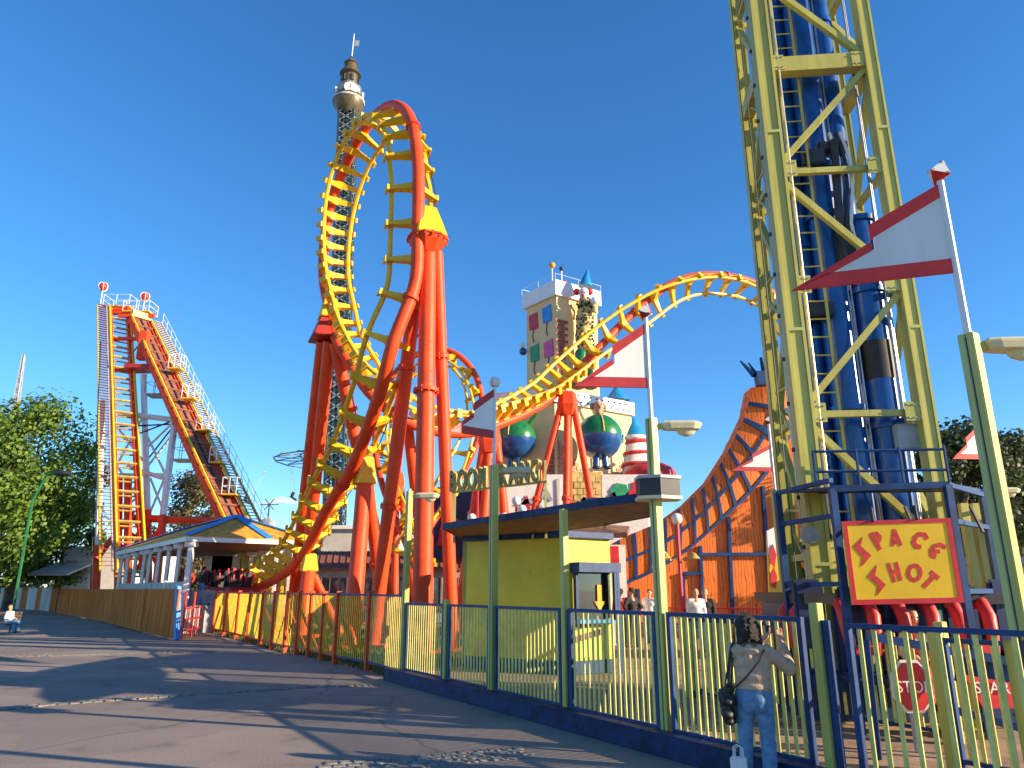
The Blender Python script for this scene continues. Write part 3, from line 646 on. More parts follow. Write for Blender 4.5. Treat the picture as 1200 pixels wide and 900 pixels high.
# ---- lamp posts with flags
def lamp_post(base, topz, pole_h, lab, arm=1, flag=None, ball=None, wide=.15, topper='ball', flagred='flag_red', larm=.55):
    base = V(base); t_ = thing('lamp_post', base, lab, 'lamp post')
    for sgn, m in ((-1, 'lime_post'), (1, 'lime')):
        MB().box(base+FD*sgn*(wide*.31)+V((0, 0, (topz-base.z)/2)), (wide*.95, wide*.5, topz-base.z), RF).build('shaft', m, t_, bevel=.006)
    MB().box(base+V((0, 0, (topz-base.z)/2-.02)), (wide*.8, wide*.2, topz-base.z-.04), RF).build('seam_strip', 'navy', t_)
    fl_ = base.copy(); fl_.z = topz
    MB().tube([fl_-V((0, 0, .1)), fl_+V((0, 0, pole_h))], .032, 8).build('flagpole', 'panel_white', t_)
    if arm:
        c = fl_+V((.12+larm/2, .02, -.12)); w2 = larm/2
        o = MB().bar(fl_+V((0, 0, -.12)), fl_+V((.16, .02, -.10)), .07).build('arm', 'lime', t_)
        b = MB(); P = []
        for z, k, kk in ((-.03, .85, .8), (.045, 1.0, 1.0), (.085, .8, .55)):
            for x, y in ((-w2, -.08), (-w2*.6, -.11), (w2*.6, -.13), (w2, -.07), (w2, .07), (w2*.6, .13), (-w2*.6, .11), (-w2, .08)): P.append(c+V((x*k, y*kk, z)))
        b.v = [tuple(p) for p in P]; b.f = [tuple(range(8))[::-1], tuple(range(16, 24))]+[(q*8+j, q*8+(j+1) % 8, q*8+8+(j+1) % 8, q*8+8+j) for q in (0, 1) for j in range(8)]
        b.build('lamp_housing', 'lamp_cream', t_, bevel=.008)
        MB().lathe(c+V((.06, 0, -.12)), [(.02, 0), (w2*.32, .03), (w2*.42, .09)], 12, 1.2, .55).build('lens', 'lamp_cream', t_)
    if topper == 'octa':
        c = fl_+V((0, 0, pole_h+.09)); b = MB(); r = .125; v = [c+V(p)*r for p in ((1, 0, 0), (0, 1, 0), (-1, 0, 0), (0, -1, 0), (0, 0, 1.0), (0, 0, -1.0))]
        Rr = Matrix.Rotation(.5, 3, 'Z')@Matrix.Rotation(.5, 3, 'X'); v = [c+Rr@(p-c) for p in v]
        b1 = MB(); b2_ = MB()
        for i, (a, e, f) in enumerate(((0, 1, 4), (1, 2, 4), (2, 3, 4), (3, 0, 4), (1, 0, 5), (2, 1, 5), (3, 2, 5), (0, 3, 5))): (b1 if i in (0, 2, 5, 7) else b2_).prism([v[a], v[e], v[f]], (c-(v[a]+v[e]+v[f])/3)*.5)
        b1.build('topper_facet', 'panel_white', t_); b2_.build('topper_facet', flagred, t_)
    elif topper == 'ball':
        c = fl_+V((0, 0, pole_h+.07)); MB().ball(c, .11, 8, 4).build('topper', 'panel_white', t_, smooth=False)
        MB().ball(c, .112, 3, 4).build('topper_patch', flagred, t_, smooth=False)
    if flag:
        # stepped pennant of sheet metal with red borders, hung from the pole
        d, Lf, Hf, dz = flag; d = V(d).normalized(); o0 = fl_+V((0, 0, pole_h-.02+dz)); nrm = d.cross(UP).normalized()
        Q = lambda x, z: o0+d*(x*Lf)+V((0, 0, -z*Hf))
        th = nrm*.02; ft = thing('flag', o0, lab.replace('lamp post', 'pennant').split(' with ')[0]+' : stepped white and red metal pennant', 'flag')
        ft['label'] = flag_label.pop(0)
        out = [(0, 0), (.47, .37), (.47, .55), (1.0, 1.0), (0, 1.0)]
        inn = [(0, .16), (.47, .53), (.47, .70), (.78, .86), (.78, .86), (0, .84)]
        MB().prism([Q(*p)-th/2 for p in [(0, .10), (.45, .46), (.45, .64), (.80, .90), (0, .90)]], th).build('panel', 'panel_white', ft)
        e = nrm*.03
        for poly in ([(0, 0), (.47, .37), (.47, .53), (0, .15)], [(.47, .56), (1.0, 1.0), (.74, .86), (.47, .66)], [(0, .85), (.76, .85), (1.0, 1.0), (0, 1.0)]):
            MB().prism([Q(*p)-e/2 for p in poly], e).build('border', flagred, ft)
    return t_
flag_label = ['medium white pennant with dark red border flying left of the post with the dark box', 'small white pennant with dark red border on the middle lamp post before the letters sign',
              'largest white pennant with bright red border overlapping the yellow lattice tower', 'white and red pennant seen behind the right post in front of the trees', 'white and red pennant half hidden behind the yellow tower leg, over the orange wall']
lamp_post(F(0, 0, .16), 4.03, 1.42, 'lime lamp post with a dark speaker box halfway and a cream lamp arm', flag=((-.95, -.06, 0), 1.02, .93, -.05), topper='octa', wide=.115)
lamp_post(F(-4.18, 0, .16), 4.0, 1.48, 'greenish lamp post standing before the booth with a small flag above it', flag=((-.77, -.6, 0), .98, .94, -.03), topper='ball', wide=.125)
lamp_post(F(-7.95, 0, .16), 3.95, .05, 'farthest lime lamp post with a lamp arm before the red columns', flag=None, topper=None, wide=.12)
lamp_post(F(3.95, -.21, .16), 4.04, 1.54, 'nearest lamp post at the right edge with a big flag above it', flag=((-1.33, .42, 0), 1.42, .92, 0), topper='octa', wide=.12, flagred='flag_red_bright')
lamp_post(V((10.3, 15.7, .16)), 4.0, 1.35, 'lime lamp post far behind the tower on the right with a flag', flag=((-1, -.1, 0), .72, .75, 0), topper='octa', wide=.14, flagred='flag_red_bright')
lamp_post(V((5.9, 16.3, .16)), 4.0, 1.5, 'lamp post mostly hidden behind the yellow tower leg', flag=((-1, -.1, 0), 1.0, .62, -.45), topper='octa', wide=.14)
# dark box on the post
c = F(0, 0, 3.1); t_ = thing('speaker_box', c, 'dark six sided box with pale rims clamped round the lamp post', 'speaker box')
hx = [c+V((x, y, -.11)) for x, y in ((-.22, -.16), (.03, -.24), (.30, -.12), (.30, .14), (.02, .22), (-.22, .14))]
MB().prism(hx, V((0, 0, .22))).build('housing', 'dark', t_)
for z in (-.15, .11): MB().prism([c+(p-c)*1.07-V((0, 0, (p-c).z*1.07))+V((0, 0, z)) for p in hx], V((0, 0, .04))).build('rim', 'lamp_cream' if z < 0 else 'grey_paint', t_)
# ---- canopy
t_ = thing('canopy', F(-2.05, 0, 3.0), 'flat dark blue edged canopy roof running above the fence and booth front', 'canopy')
ne = [on(520, 619, 3.05), on(640, 602, 3.05), on(702, 592, 3.05), on(764, 585, 3.05)]; fe = [on(772, 603, 3.05), on(700, 616, 3.05), on(640, 623, 3.05), on(545, 633, 3.05)]
pl = ne+fe; MB().prism([p+V((0, 0, .02)) for p in pl], V((0, 0, .07))).build('roof_sheet', 'navy', t_)
for i in range(len(pl)): MB().bar(pl[i]+V((0, 0, .04)), pl[(i+1) % len(pl)]+V((0, 0, .04)), .05, .12).build('fascia', 'blue_kerb', t_)
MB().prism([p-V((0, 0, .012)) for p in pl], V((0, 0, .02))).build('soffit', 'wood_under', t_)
pq = [on(541, 634, 3.0)]
for p in pq: MB().bar(V((p.x+.1, p.y, .16)), V((p.x+.1, p.y, 3.02)), .12, .12).build('post', 'lime_post', t_)
for u in (.45, .8): p = fe[3].lerp(fe[0], u); MB().bar(V((p.x, p.y, 3.0)), V((p.x, p.y+.3, 2.9)), .05).build('bracket', 'steel', t_)
MB().box(on(700, 588, 3.2), (.35, .3, .1)).build('roof_unit', 'navy', t_)
# ---- booth
def ring(poly, z0, z1, off=0):
    c = sum(poly, V((0, 0, 0)))/len(poly); return [V((p.x, p.y, z0))+(p-c).normalized()*off for p in poly]
A_ = V((-1.05, 17.3, 0)); B_ = V((1.17, 15.9, 0)); C_ = V((2.18, 16.55, 0)); D_ = V((1.55, 19.6, 0)); E_ = V((.2, 20.3, 0))
bt = thing('ticket_booth', (A_+C_)/2, 'olive yellow ticket booth with a blue roof edge and a blue framed window', 'booth')
poly = [A_, B_, C_, D_, E_]
MB().prism(ring(poly, .42, 0), V((0, 0, 2.5))).build('wall', 'booth_paint', bt)
MB().prism(ring(poly, .16, 0, .03), V((0, 0, .26))).build('plinth', 'blue', bt)
MB().prism(ring(poly, 2.92, 0, .12), V((0, 0, .13))).build('roof', 'blue', bt)
d = (C_-B_).normalized(); nn = V((d.y, -d.x, 0)); Rb = Matrix.Rotation(math.atan2(d.y, d.x), 3, 'Z'); mid = B_.lerp(C_, .55)
o = MB().box(mid+nn*.03+V((0, 0, 1.72)), (.92, .06, .95), Rb).build('window', 'dark', bt)
MB().box(mid+nn*.14+V((0, 0, 2.3)), (1.15, .34, .2), Rb).build('lintel', 'blue', o); MB().box(mid+nn*.12+V((0, 0, 1.2)), (1.1, .3, .07), Rb).build('sill', 'light_blue', o)
for x in (-.5, .5, .42): MB().box(mid+nn*(.1 if x < 0 else .26)+d*x+V((0, 0, 1.72 if x < .45 else 1.2)), (.07, .07, 1.0 if x < .45 else 2.1), Rb).build('frame_bar', 'blue', o)
MB().box(mid+nn*.07+V((0, 0, 1.72)), (.86, .01, .9), Rb).build('pane', 'clear_glass', o)
c = mid+nn*.085+d*.12+V((0, 0, 1.62)); q = lambda x, z: c+d*x+V((0, 0, z))
MB().prism([q(-.06, .32), q(.06, .32), q(.06, -.02), q(.15, -.02), q(0, -.22), q(-.15, -.02), q(-.06, -.02)], nn*.02).build('arrow', 'roof_wood', o)
b = MB()
for r_ in range(2):
    for k_ in range(6): b.box(B_.lerp(C_, .3)+d*(k_*.13-.15)+nn*.02+V((0, 0, .85+r_*.24+k_*.025)), (.09, .03, .12), Rb)
pr_ = A_.lerp(B_, .5); dA = (B_-A_).normalized(); nA = V((dA.y, -dA.x, 0))
tag(b.build('vent', 'brown_tile', bt), kind='stuff')
# ================================================================ RED AND YELLOW FENCE
for i in range(len(ypts)-1):
    a, c = ypts[i], ypts[i+1]; d = (c-a).normalized(); L = (c-a).length
    t_ = thing('yellow_fence', a, ('yellow slat fence section %s' % ['next to the station gate, almost solid looking', 'second right of the station gate', 'third right of the station gate, below the rising track', 'below the short red support with the yellow clamp', 'left of the thick entry column', 'in front of the thick entry column', 'joining the lime fence at the far lamp post'][i]), 'fence')
    for z in (.2, 1.72): MB().bar(a+V((0, 0, z)), c+V((0, 0, z)), .05, .05).build('rail', 'flag_red_bright' if i < 5 else 'blue', t_)
    np_ = 2 if i < 5 else 1
    for k_ in range(np_):
        p = a.lerp(c, k_/np_); MB().bar(V((p.x, p.y, 0)), V((p.x, p.y, 1.8)), .13, .1, up=d).build('post', 'red', t_)
        if i < 6: MB().bar(V((p.x, p.y, 1.3))+V((.45, .8, -1.25)), V((p.x, p.y, 1.35)), .06).build('stay', 'red_dark', t_)
    n = int(L/.115); b = MB()
    for k_ in range(1, n): p = a.lerp(c, k_/n); b.box(p+V((0, 0, .95)), ((.042 if i < 2 else .03), .012, 1.56), Matrix.Rotation(math.atan2(d.y, d.x), 3, 'Z'))
    tag(b.build('slats', 'fence_yellow' if i < 6 else 'cream_slat', t_), kind='stuff')
# gate before the station
ga = on(212, 751, 0); gb = on(247, 742, 0)
t_ = thing('barrier_gate', ga, 'red tubular gate across the station entrance', 'gate'); d = (gb-ga)
for z in (.35, .75, 1.15): MB().tube([ga+V((0, 0, z)), ga+d*.55+V((0, 0, z))], .035, 6).build('rail', 'flag_red_bright', t_)
for u in (0, .14, .28, .42, .55): MB().tube([ga+d*u+V((0, 0, .05)), ga+d*u+V((0, 0, 1.2 if u not in (0, .28) else 1.75))], .04 if u in (0, .28) else .025, 6).build('bar', 'flag_red_bright', t_)
t_ = thing('ramp', ga+V((0, 2, 0)), 'pale grey boarded ramp leading up to the station', 'ramp')
for k_ in range(8): MB().box(on(228, 738, 0)+V((0, .8+k_*.42, .1+k_*.13)), (2.3, .36, .08)).build('plank', 'beige_dull', t_)
t_ = thing('wheel_machine', on(222, 745, 0), 'grey standing panel with a round handwheel in the station entrance', 'machine')
c = on(228, 741, 0)+V((0, .9, 0)); MB().box(c+V((0, 0, .95)), (1.5, .06, 1.7)).build('panel', 'grey_paint', t_); MB().tube([c+V((.25+.2*cos(a*.5), -.1, 1.0+.2*sin(a*.5))) for a in range(14)], .035, 6).build('wheel', 'dark', t_); MB().tube([c+V((.3, -.12, .1)), c+V((.3, -.12, 1.6))], .04, 6).build('rod', 'steel', t_)
# orange board wall curving off to the left
wb = [(204, 750), (178, 744), (150, 737), (122, 729.5), (96, 724), (76, 720.5), (66, 718)]; wp = [on(x, y, 0) for x, y in wb]
t_ = thing('board_wall', wp[0], 'curving wall of dull orange upright boards at the left', 'wall')
for i in range(len(wp)-1):
    a, c = wp[i], wp[i+1]; L = (c-a).length; n = max(2, int(L/1.15)); d = (c-a).normalized(); R = Matrix.Rotation(math.atan2(d.y, d.x), 3, 'Z')
    for k_ in range(n):
        p = a.lerp(c, (k_+.5)/n); MB().box(p+V((0, 0, .95)), (L/n-.05, .06+random.uniform(0, .03), 1.82), R).build('board', 'wood_orange', t_)
    MB().bar(a+V((0, .07, 1.7)), c+V((0, .07, 1.7)), .05, .08).build('rail', 'dark', t_)
MB().bar(wp[0]+V((.1, -.02, 0)), wp[0]+V((-.2, .25, 1.95)), .16, .22).build('end_post', 'light_blue', t_)
t_ = thing('board_wall', on(64, 717, 0), 'pale weathered board fence under the big tree', 'fence')
wq = [on(64, 717, 0), on(30, 714, 0), on(-30, 711, 0)]
for i in range(2):
    a, c = wq[i], wq[i+1]; L = (c-a).length; n = int(L/1.8); d = (c-a).normalized(); R = Matrix.Rotation(math.atan2(d.y, d.x), 3, 'Z')
    for k_ in range(n): MB().box(a.lerp(c, (k_+.5)/n)+V((0, 0, 1.0)), (L/n-.1, .08, 1.95+.15*(k_ % 2)), R).build('board', 'beige_dull' if k_ % 3 else 'wood_orange', t_)
# ================================================================ TOWER RIDE
TL0 = at(952, 600, 10.95); TR0 = at(1102, 600, 10.78)
e1 = V((TR0.x-TL0.x, TR0.y-TL0.y, 0)); TW = e1.length; e1.normalize(); e2 = V((-e1.y, e1.x, 0)); TD = 1.35
TO = V((TL0.x, TL0.y, 0)); RT = Matrix.Rotation(math.atan2(e1.y, e1.x), 3, 'Z'); TH = 24.0
tp = lambda u, v, z: TO+e1*(u*TW)+e2*(v*TD)+V((0, 0, z))
tw = thing('lattice_tower', tp(.5, .5, .15), 'huge lime lattice tower with blue steel tubes rising out of the picture', 'tower ride')
def ibeam(u, v, w, m='lime'):
    b = MB(); p = tp(u, v, 0)
    b.box(p+V((0, 0, TH/2+.1)), (w*.62, w*.95, TH), RT); o = b.build('column', m, tw, bevel=.01)
    for sx in (-1, 1): MB().box(p+e1*sx*w*.36+V((0, 0, TH/2+.1)), (w*.14, w*1.1, TH), RT).build('edge_flange', m, o)
ibeam(0, 0, .34); ibeam(1, 0, .25); ibeam(0, 1, .24); ibeam(1, 1, .2)
def bb(a, c, w, h, m='lime', name='brace'): return MB().bar(a, c, w, h).build(name, m, tw)
z0 = 4.45; bay = 2.12
for k_ in range(-2, 10):
    z = z0+bay*k_; big = (k_ % 3 == 0 and k_ > 1) 
    for (a, c) in (((0, 0), (1, 0)), ((0, 1), (1, 1)), ((0, 0), (0, 1)), ((1, 0), (1, 1))):
        if k_ == 1 and a == (0, 0) and c == (1, 0): continue
        bb(tp(*a, z), tp(*c, z), .09 if not big else .2, .10 if not big else .30, name='crossbeam')
    f = k_ % 2 == 1
    for (a, c) in (((0, 0), (1, 0)), ((0, 1), (1, 1)), ((0, 0), (0, 1)), ((1, 0), (1, 1))):
        A, C = (a, c) if f else (c, a)
        if a == (0, 0) and c == (1, 0): A, C = (a, c) if not f else (c, a)
        if k_ >= -1 or True: bb(tp(*A, z+.05), tp(*C, z+bay-.05), .1, .1)
gp_ = MB().box((0, 0, 0), (.26, .02, .30)).mesh('gusset_plate', 'lime', centre=False)[0]
bo_ = MB()
for x in (-.09, 0, .09):
    for z in (-.1, .1): bo_.box((x, -.018, z), (.022, .02, .022))
bom = bo_.mesh('bolts', 'steel', centre=False)[0]
for k_ in range(-1, 9):
    for u in (0, 1):
        g1 = put('gusset_plate', gp_, tp(u, -.10 if u == 0 else -.08, z0+bay*k_)+e1*(.2 if u == 0 else -.2), tw, RT); b1 = put('bolts', bom, WL[g1.name], g1); b1['kind'] = 'stuff'
for k_ in range(6):
    for u, ww in ((0, .36), (1, .27)): MB().box(tp(u, 0, 2.2+3.6*k_), (ww*.8, ww*1.04, .05), RT).build('splice_band', 'lime_post', tw)
# blue tubes
def tubeb(u, v, r, z1, z2, m='tube_blue', name='cylinder', fl=()):
    o = MB().tube([tp(u, v, z1), tp(u, v, z2)], r, 24).build(name, m, tw)
    for z in fl: MB().tube([tp(u, v, z), tp(u, v, z+.09)], r*1.18, 20).build('flange', m, o)
tubeb(.30, .62, .21, .2, TH, fl=(4.0, 7.6, 9.3, 13)); tubeb(.50, .42, .25, .2, TH, fl=(4.6, 8.05, 9.0, 12.6)); tubeb(.80, .40, .27, .2, 8.0, fl=(4.3, 6.6, 7.9)); tubeb(.74, .50, .18, 8.0, TH, fl=(9.1, 12.2))
tubeb(.80, .40, .277, 5.1, 5.75, 'dark', 'rubber_sleeve')
for u, v in ((.60, .3), (.63, .3), (.90, .2), (.93, .25), (.18, .2)): tubeb(u, v, .018, .3, TH, 'steel', 'guide_rod')
tubeb(.965, .02, .035, 2.2, TH, 'grey_paint', 'guide_tube')
for i, u in enumerate((.60, .655, .70)):      # hoses
    MB().tube([tp(u, .2, 9.6), tp(u+.03, .12, 9.0), tp(u+.01, .1, 8.4), tp(u-.03, .15, 7.8), tp(u-.02+.02*i, .2, 7.0)], .03, 6).build('hose', 'white_paint' if i != 1 else 'dark', tw)
MB().tube([tp(.62, .15, 9.4), tp(.58, .1, 8.6), tp(.56, .15, 7.6), tp(.62, .2, 6.9)], .07, 8).build('hose', 'dark', tw)
for (u, v, z, sx, sy, sz, m) in ((.62, .3, 9.35, .5, .3, .18, 'dark'), (.42, .2, 9.1, .35, .2, .3, 'dark'), (.60, .25, 7.3, .3, .3, .7, 'dark'), (.22, .5, 8.9, .35, .4, .4, 'navy'), (.30, .3, 6.3, .5, .3, .25, 'dark'), (.88, .1, 4.1, .42, .15, .4, 'grey_paint')):
    MB().box(tp(u, v, z), (sx, sy, sz), RT).build('valve_block', m, tw, bevel=.02)
# ladder
for u in (.17, .35): MB().bar(tp(u, .12, .3), tp(u, .12, TH), .035).build('ladder_rail', 'lime', tw)
rg = MB().tube([e1*-.17, e1*.17], .013, 6).mesh('rung', 'lime', centre=False)[0]
for i in range(76): put('rung', rg, tp(.26, .12, .5+i*.31), tw)
for i, (u, v, r) in enumerate(((-.20, -.1, .008), (-.24, 0, .007), (-.12, -.1, .010), (.13, -.1, .012))): MB().tube([tp(u, v, .4), tp(u, v, TH)], r, 5).build('wire_rope', 'dark' if i < 2 else 'steel', tw)
b = MB()
for i in range(30): b.box(tp(-.12, -.1, 1+i*.72), (.04, .04, .06), RT)
tag(b.build('rope_clips', 'dark', tw), kind='stuff')
for i in range(22): bb(tp(-.02, .1, 1+i*1.0), tp(-.02, .85, 1.5+i*1.0+(.4 if i % 2 else -.4)), .035, .035, name='lacing')
MB().box(tp(.1, .0, 1.6), (.62, .3, 1.9), RT).build('base_cladding', 'lime', tw)
# blue steel cage with the deck rail
cg = thing('ride_cage', at(1040, 720, 9.4), 'blue tube frame around the foot of the tower carrying the big sign', 'frame')
def post(px, py, Y, w=.085, zb=.16):
    p = at(px, py, Y); MB().bar(V((p.x, p.y, zb)), p, w).build('post', 'blue', cg); return p
p1 = post(911, 578, 10.9); p2 = post(975, 573, 9.55); p3 = post(1110, 568, 9.35); p4 = post(1150, 574, 10.4); p5 = post(1178, 600, 12)
for zz in (0, -.46, -1.32):
    for a, c in ((p1, p2), (p3, p4), (p4, p5)): MB().bar(a+V((0, 0, zz)), V((c.x, c.y, a.z+zz)), .06).build('rail', 'blue' , cg)
MB().bar(p2, p3, .08).build('rail', 'blue', cg)
for zz in (0, .3, .6):
    a = at(958, 577, 10.6)+V((0, 0, zz)); c = at(1114, 570, 10.4); c.z = a.z
    MB().tube([a, c], .022, 6).build('deck_rail', 'blue', cg)
for u in (0, .33, .66, 1): a = at(958, 577, 10.6).lerp(at(1114, 572, 10.4), u); MB().tube([a, a+V((0, 0, .62))], .022, 6).build('deck_rail_post', 'blue', cg)
MB().prism([p2, p3, p4+V((0, 0, -.02)), p1], V((0, 0, .03))).build('roof_grate', 'navy', cg)
MB().tube([tp(-.1, -.25, 2.6), tp(-.1, -.32, 2.6)], .12, 14).build('pulley', 'grey_paint', cg)
for u in (.45, .9): MB().bar(tp(u, -.9, 2.9), tp(u+.02, -1.0, 2.55), .03).build('hook', 'dark', cg)
# upper side frames behind on the right
for px in (1128, 1142): q = at(px, 590, 12.2); MB().bar(V((q.x, q.y, .16)), V((q.x, q.y, q.z)), .13, .1).build('panel_post', 'lime', cg)
# sign
sg = thing('sign', at(1056, 706, 9.25), 'yellow sign reading SPACE SHOT in jagged red letters with a red border', 'sign')
sTL, sTR, sBL, sBR = at(984, 611, 9.3), at(1114, 607, 9.1), at(999, 709, 9.3), at(1130, 706, 9.1)
sx = (sTR-sTL); sTL = V((sBL.x, sBL.y, sTL.z)); sTR = V((sBR.x, sBR.y, sTR.z)); sn = V((sx.y, -sx.x, 0)).normalized()
def SGN(X, Y_, off=0.0):
    v = (Y_-118)/665; l_ = 75+70*v; r_ = 925+97*v; u = (X-l_)/(r_-l_)
    return sTL.lerp(sTR, u).lerp(sBL.lerp(sBR, u), v)+sn*off
MB().prism([sTL, sTR, sBR, sBL], -sn*.04).build('board', 'sign_yellow', sg)
def sgpoly(pts, o1, th, m, name): return MB().prism([SGN(*p, o1) for p in pts], sn*min(th, .002 if name == 'letter' else .006)).build(name, m, sg)
bw = 34
for pts in ([(75, 118), (925, 118), (925-34, 118+bw), (75+38, 118+bw)], [(75, 118), (75+38, 118+bw), (145+34, 783-40), (145, 783)], [(925, 118), (1022, 783), (1022-48, 783-40), (925-34, 118+bw)], [(145, 783), (179, 743), (974, 743), (1022, 783)]):
    sgpoly(pts, .001, .012, 'plain_red', 'border')
def stroke(lines, w=36, name='letter'):
    b = MB(); n_ = 0
    for L in lines:
        for i in range(len(L)-1):
            a = V(L[i]); c = V(L[i+1]); d = (c-a).normalized(); s_ = V((-d.y, d.x))*w/2; a2 = a-d*w*.16; c2 = c+d*w*.16
            b.prism([SGN(*p, .001+.0004*(n_ % 3)) for p in (a2-s_, c2-s_, c2+s_, a2+s_)], sn*.002); n_ += 1
    return b.build(name, 'sign_red', sg)
sgpoly([(240, 245), (160, 325), (232, 412), (220, 490), (303, 400), (218, 320)], .003, .012, 'sign_red', 'letter')
stroke([[(300, 228), (372, 352)], [(305, 232), (348, 226), (372, 255), (362, 288), (330, 296)]], 34)
stroke([[(470, 325), (486, 200)], [(535, 325), (487, 200)], [(480, 285), (520, 285)], [(478, 300), (525, 300)]], 30)
stroke([[(742, 278), (722, 245), (683, 240), (650, 265), (637, 305), (655, 338), (690, 342)]], 36)
stroke([[(885, 352), (845, 330), (800, 338), (773, 372), (776, 412), (805, 424)], [(790, 385), (835, 382)]], 34)
sgpoly([(350, 470), (270, 565), (352, 640), (340, 720), (415, 630), (330, 555)], .003, .012, 'sign_red', 'letter')
stroke([[(435, 468), (482, 610)], [(496, 463), (530, 600)], [(458, 540), (512, 528)]], 32)
stroke([[(640+48*cos(a*pi/6), 545+58*sin(a*pi/6)) for a in range(13)]], 32)
stroke([[(768, 545), (825, 590)], [(798, 568), (712, 655)]], 36)
for x, y in ((315, 100), (660, 95)): MB().tube([SGN(x, y+25, .02), SGN(x+10, y-90, -.1)], .02, 6).build('hanger', 'dark', sg)
# seats round the tower
def seat(c, rz, lab):
    t_ = thing('ride_chair', c, lab, 'ride seat', 'seats of the tower ride'); R = Matrix.Rotation(rz, 3, 'Z'); q = lambda x, y, z: c+R@V((x, y, z))
    MB().box(q(0, .16, .42), (.44, .1, .95), R).build('backrest', 'navy', t_, bevel=.04); MB().box(q(0, -.1, 0), (.44, .46, .12), R).build('seat_pan', 'navy', t_, bevel=.04)
    MB().box(q(0, .02, 1.0), (.36, .16, .2), R).build('headrest', 'dark', t_, bevel=.03)
    for s in (-1, 1):
        MB().tube([q(s*.17, .1, .86), q(s*.185, -.06, .90), q(s*.18, -.18, .74), q(s*.17, -.22, .5), q(s*.15, -.24, .28)], 0, 10, True, [.045, .075, .085, .075, .055]).build('shoulder_restraint', 'flag_red_bright', t_)
    MB().box(q(0, -.27, .34), (.36, .08, .12), R).build('lap_bar', 'flag_red_bright', t_, bevel=.02)
    return t_
gz = at(1068, 718, 9.75)
SB = gz.z-.78
for i, (px, lab) in enumerate(((1000, 'empty ride seat with red restraints below the left half of the sign'), (1068, 'ride seat holding the girl in the pale top'), (1132, 'empty ride seat with red restraints right of the girl'))):
    p = at(px, 718, 9.85); seat(V((p.x, p.y, SB)), math.atan2(e1.y, e1.x), lab)
p = at(1196, 722, 10.6); seat(V((p.x, p.y, SB)), math.atan2(e1.y, e1.x)+1.4, 'ride seat on the right side at the picture edge'); seatR = V((p.x, p.y, SB))
p = at(940, 724, 10.9); seat(V((p.x, p.y, SB)), math.atan2(e1.y, e1.x)-1.4, 'ride seat on the left side of the tower behind the phone')
gn = thing('gondola', tp(.5, .5, SB-.3), 'blue square gondola frame with teal trim carrying the seats around the tower', 'gondola')
for a, c in (((-.25, -.5), (1.25, -.5)), ((-.25, 1.5), (1.25, 1.5)), ((-.25, -.5), (-.25, 1.5)), ((1.25, -.5), (1.25, 1.5))):
    MB().bar(tp(*a, SB-.12), tp(*c, SB-.12), .14, .2).build('beam', 'blue', gn); MB().bar(tp(*a, SB+.95), tp(*c, SB+.95), .1, .14).build('upper_beam', 'dark', gn)
for u in (-.2, .22, .72, 1.2): MB().box(tp(u, -.45, SB+.75), (.4, .12, .9), RT).build('machinery_cover', ('navy', 'teal_cloth', 'navy', 'dark')[int(u*2) % 4], gn, bevel=.04)
for u in (-.25, 1.25): MB().box(tp(u, .5, SB+.45), (.1, 1.8, .9), RT).build('side_cover', 'navy', gn, bevel=.03)
MB().prism([tp(.12, .12, .16), tp(.98, .12, .16), tp(.98, .95, .16), tp(.12, .95, .16)], V((0, 0, 2.5))).build('machine_shade_box', 'navy', tw, bevel=.03)  # assumed machinery box behind the sign, added to cast shade on the ground
sk = thing('skirt_enclosure', tp(.5, .5, .16), 'dark blue steel skirt around the ride base below the seats', 'ride base')
for a, c in (((-.2, -.42), (1.2, -.42)), ((-.2, 1.4), (1.2, 1.4)), ((-.2, -.42), (-.2, 1.4)), ((1.2, -.42), (1.2, 1.4))):
    n_ = 5
    for k_ in range(n_): q0 = tp(*a, .5).lerp(tp(*c, .5), (k_+.03)/n_); q1 = tp(*a, .5).lerp(tp(*c, .5), (k_+.97)/n_); MB().bar(q0, q1, .05, .62).build('skirt_panel', 'blue' if k_ % 2 else 'navy', sk)
# low platform, round sign, board behind the gate
pf = MB().prism([on(838, 846, .16), on(1330, 856, .16), on(1330, 838, .16), on(856, 836, .16)], V((0, 0, .015))); tag(struct(pf.build('pale_paving', 'wood_roof' if 0 else 'deck')))
def text(body, size, m, parent, origin, xd, nrm, name='letter', ext=.01, per=False, adv=None, sc=1.0, bold=0.0):
    xd = V(xd).normalized(); zd = V((0, 0, 1)); nd = V(nrm).normalized(); x = 0
    for ch in (body if per else [body]):
        if ch == ' ': x += size*.4; continue
        cu = bpy.data.curves.new('t', 'FONT'); cu.body = ch; cu.size = size; cu.extrude = ext; cu.resolution_u = 3; cu.offset = bold
        if not per: cu.align_x = 'CENTER'
        o = bpy.data.objects.new('t', cu); COL.objects.link(o); dg = bpy.context.evaluated_depsgraph_get(); me = bpy.data.meshes.new_from_object(o.evaluated_get(dg)); bpy.data.objects.remove(o)
        me.materials.clear(); me.materials.append(M[m]); me.name = name
        wdt = max((v.co.x for v in me.vertices), default=0)
        R = Matrix((xd, zd, nd)).transposed(); o2 = put(name, me, V(origin)+xd*x, parent, R@Matrix.Diagonal((sc, 1, 1)))
        x += (adv if adv else wdt*sc+size*.08)
    return x
q = at(1068, 804, 8.6); t_ = thing('round_sign', q, 'red eight sided STOP sign seen through the gate slats', 'sign')
oc = lambda r: [q+e1*r*cos(pi/8+k*pi/4)+V((0, 0, r*1.25*sin(pi/8+k*pi/4))) for k in range(8)]
MB().prism(oc(.235), -V((0, .02, 0))).build('rim', 'white_paint', t_); MB().prism([p-V((0, .024, 0)) for p in oc(.21)], -V((0, .012, 0))).build('plate', 'plain_red', t_)
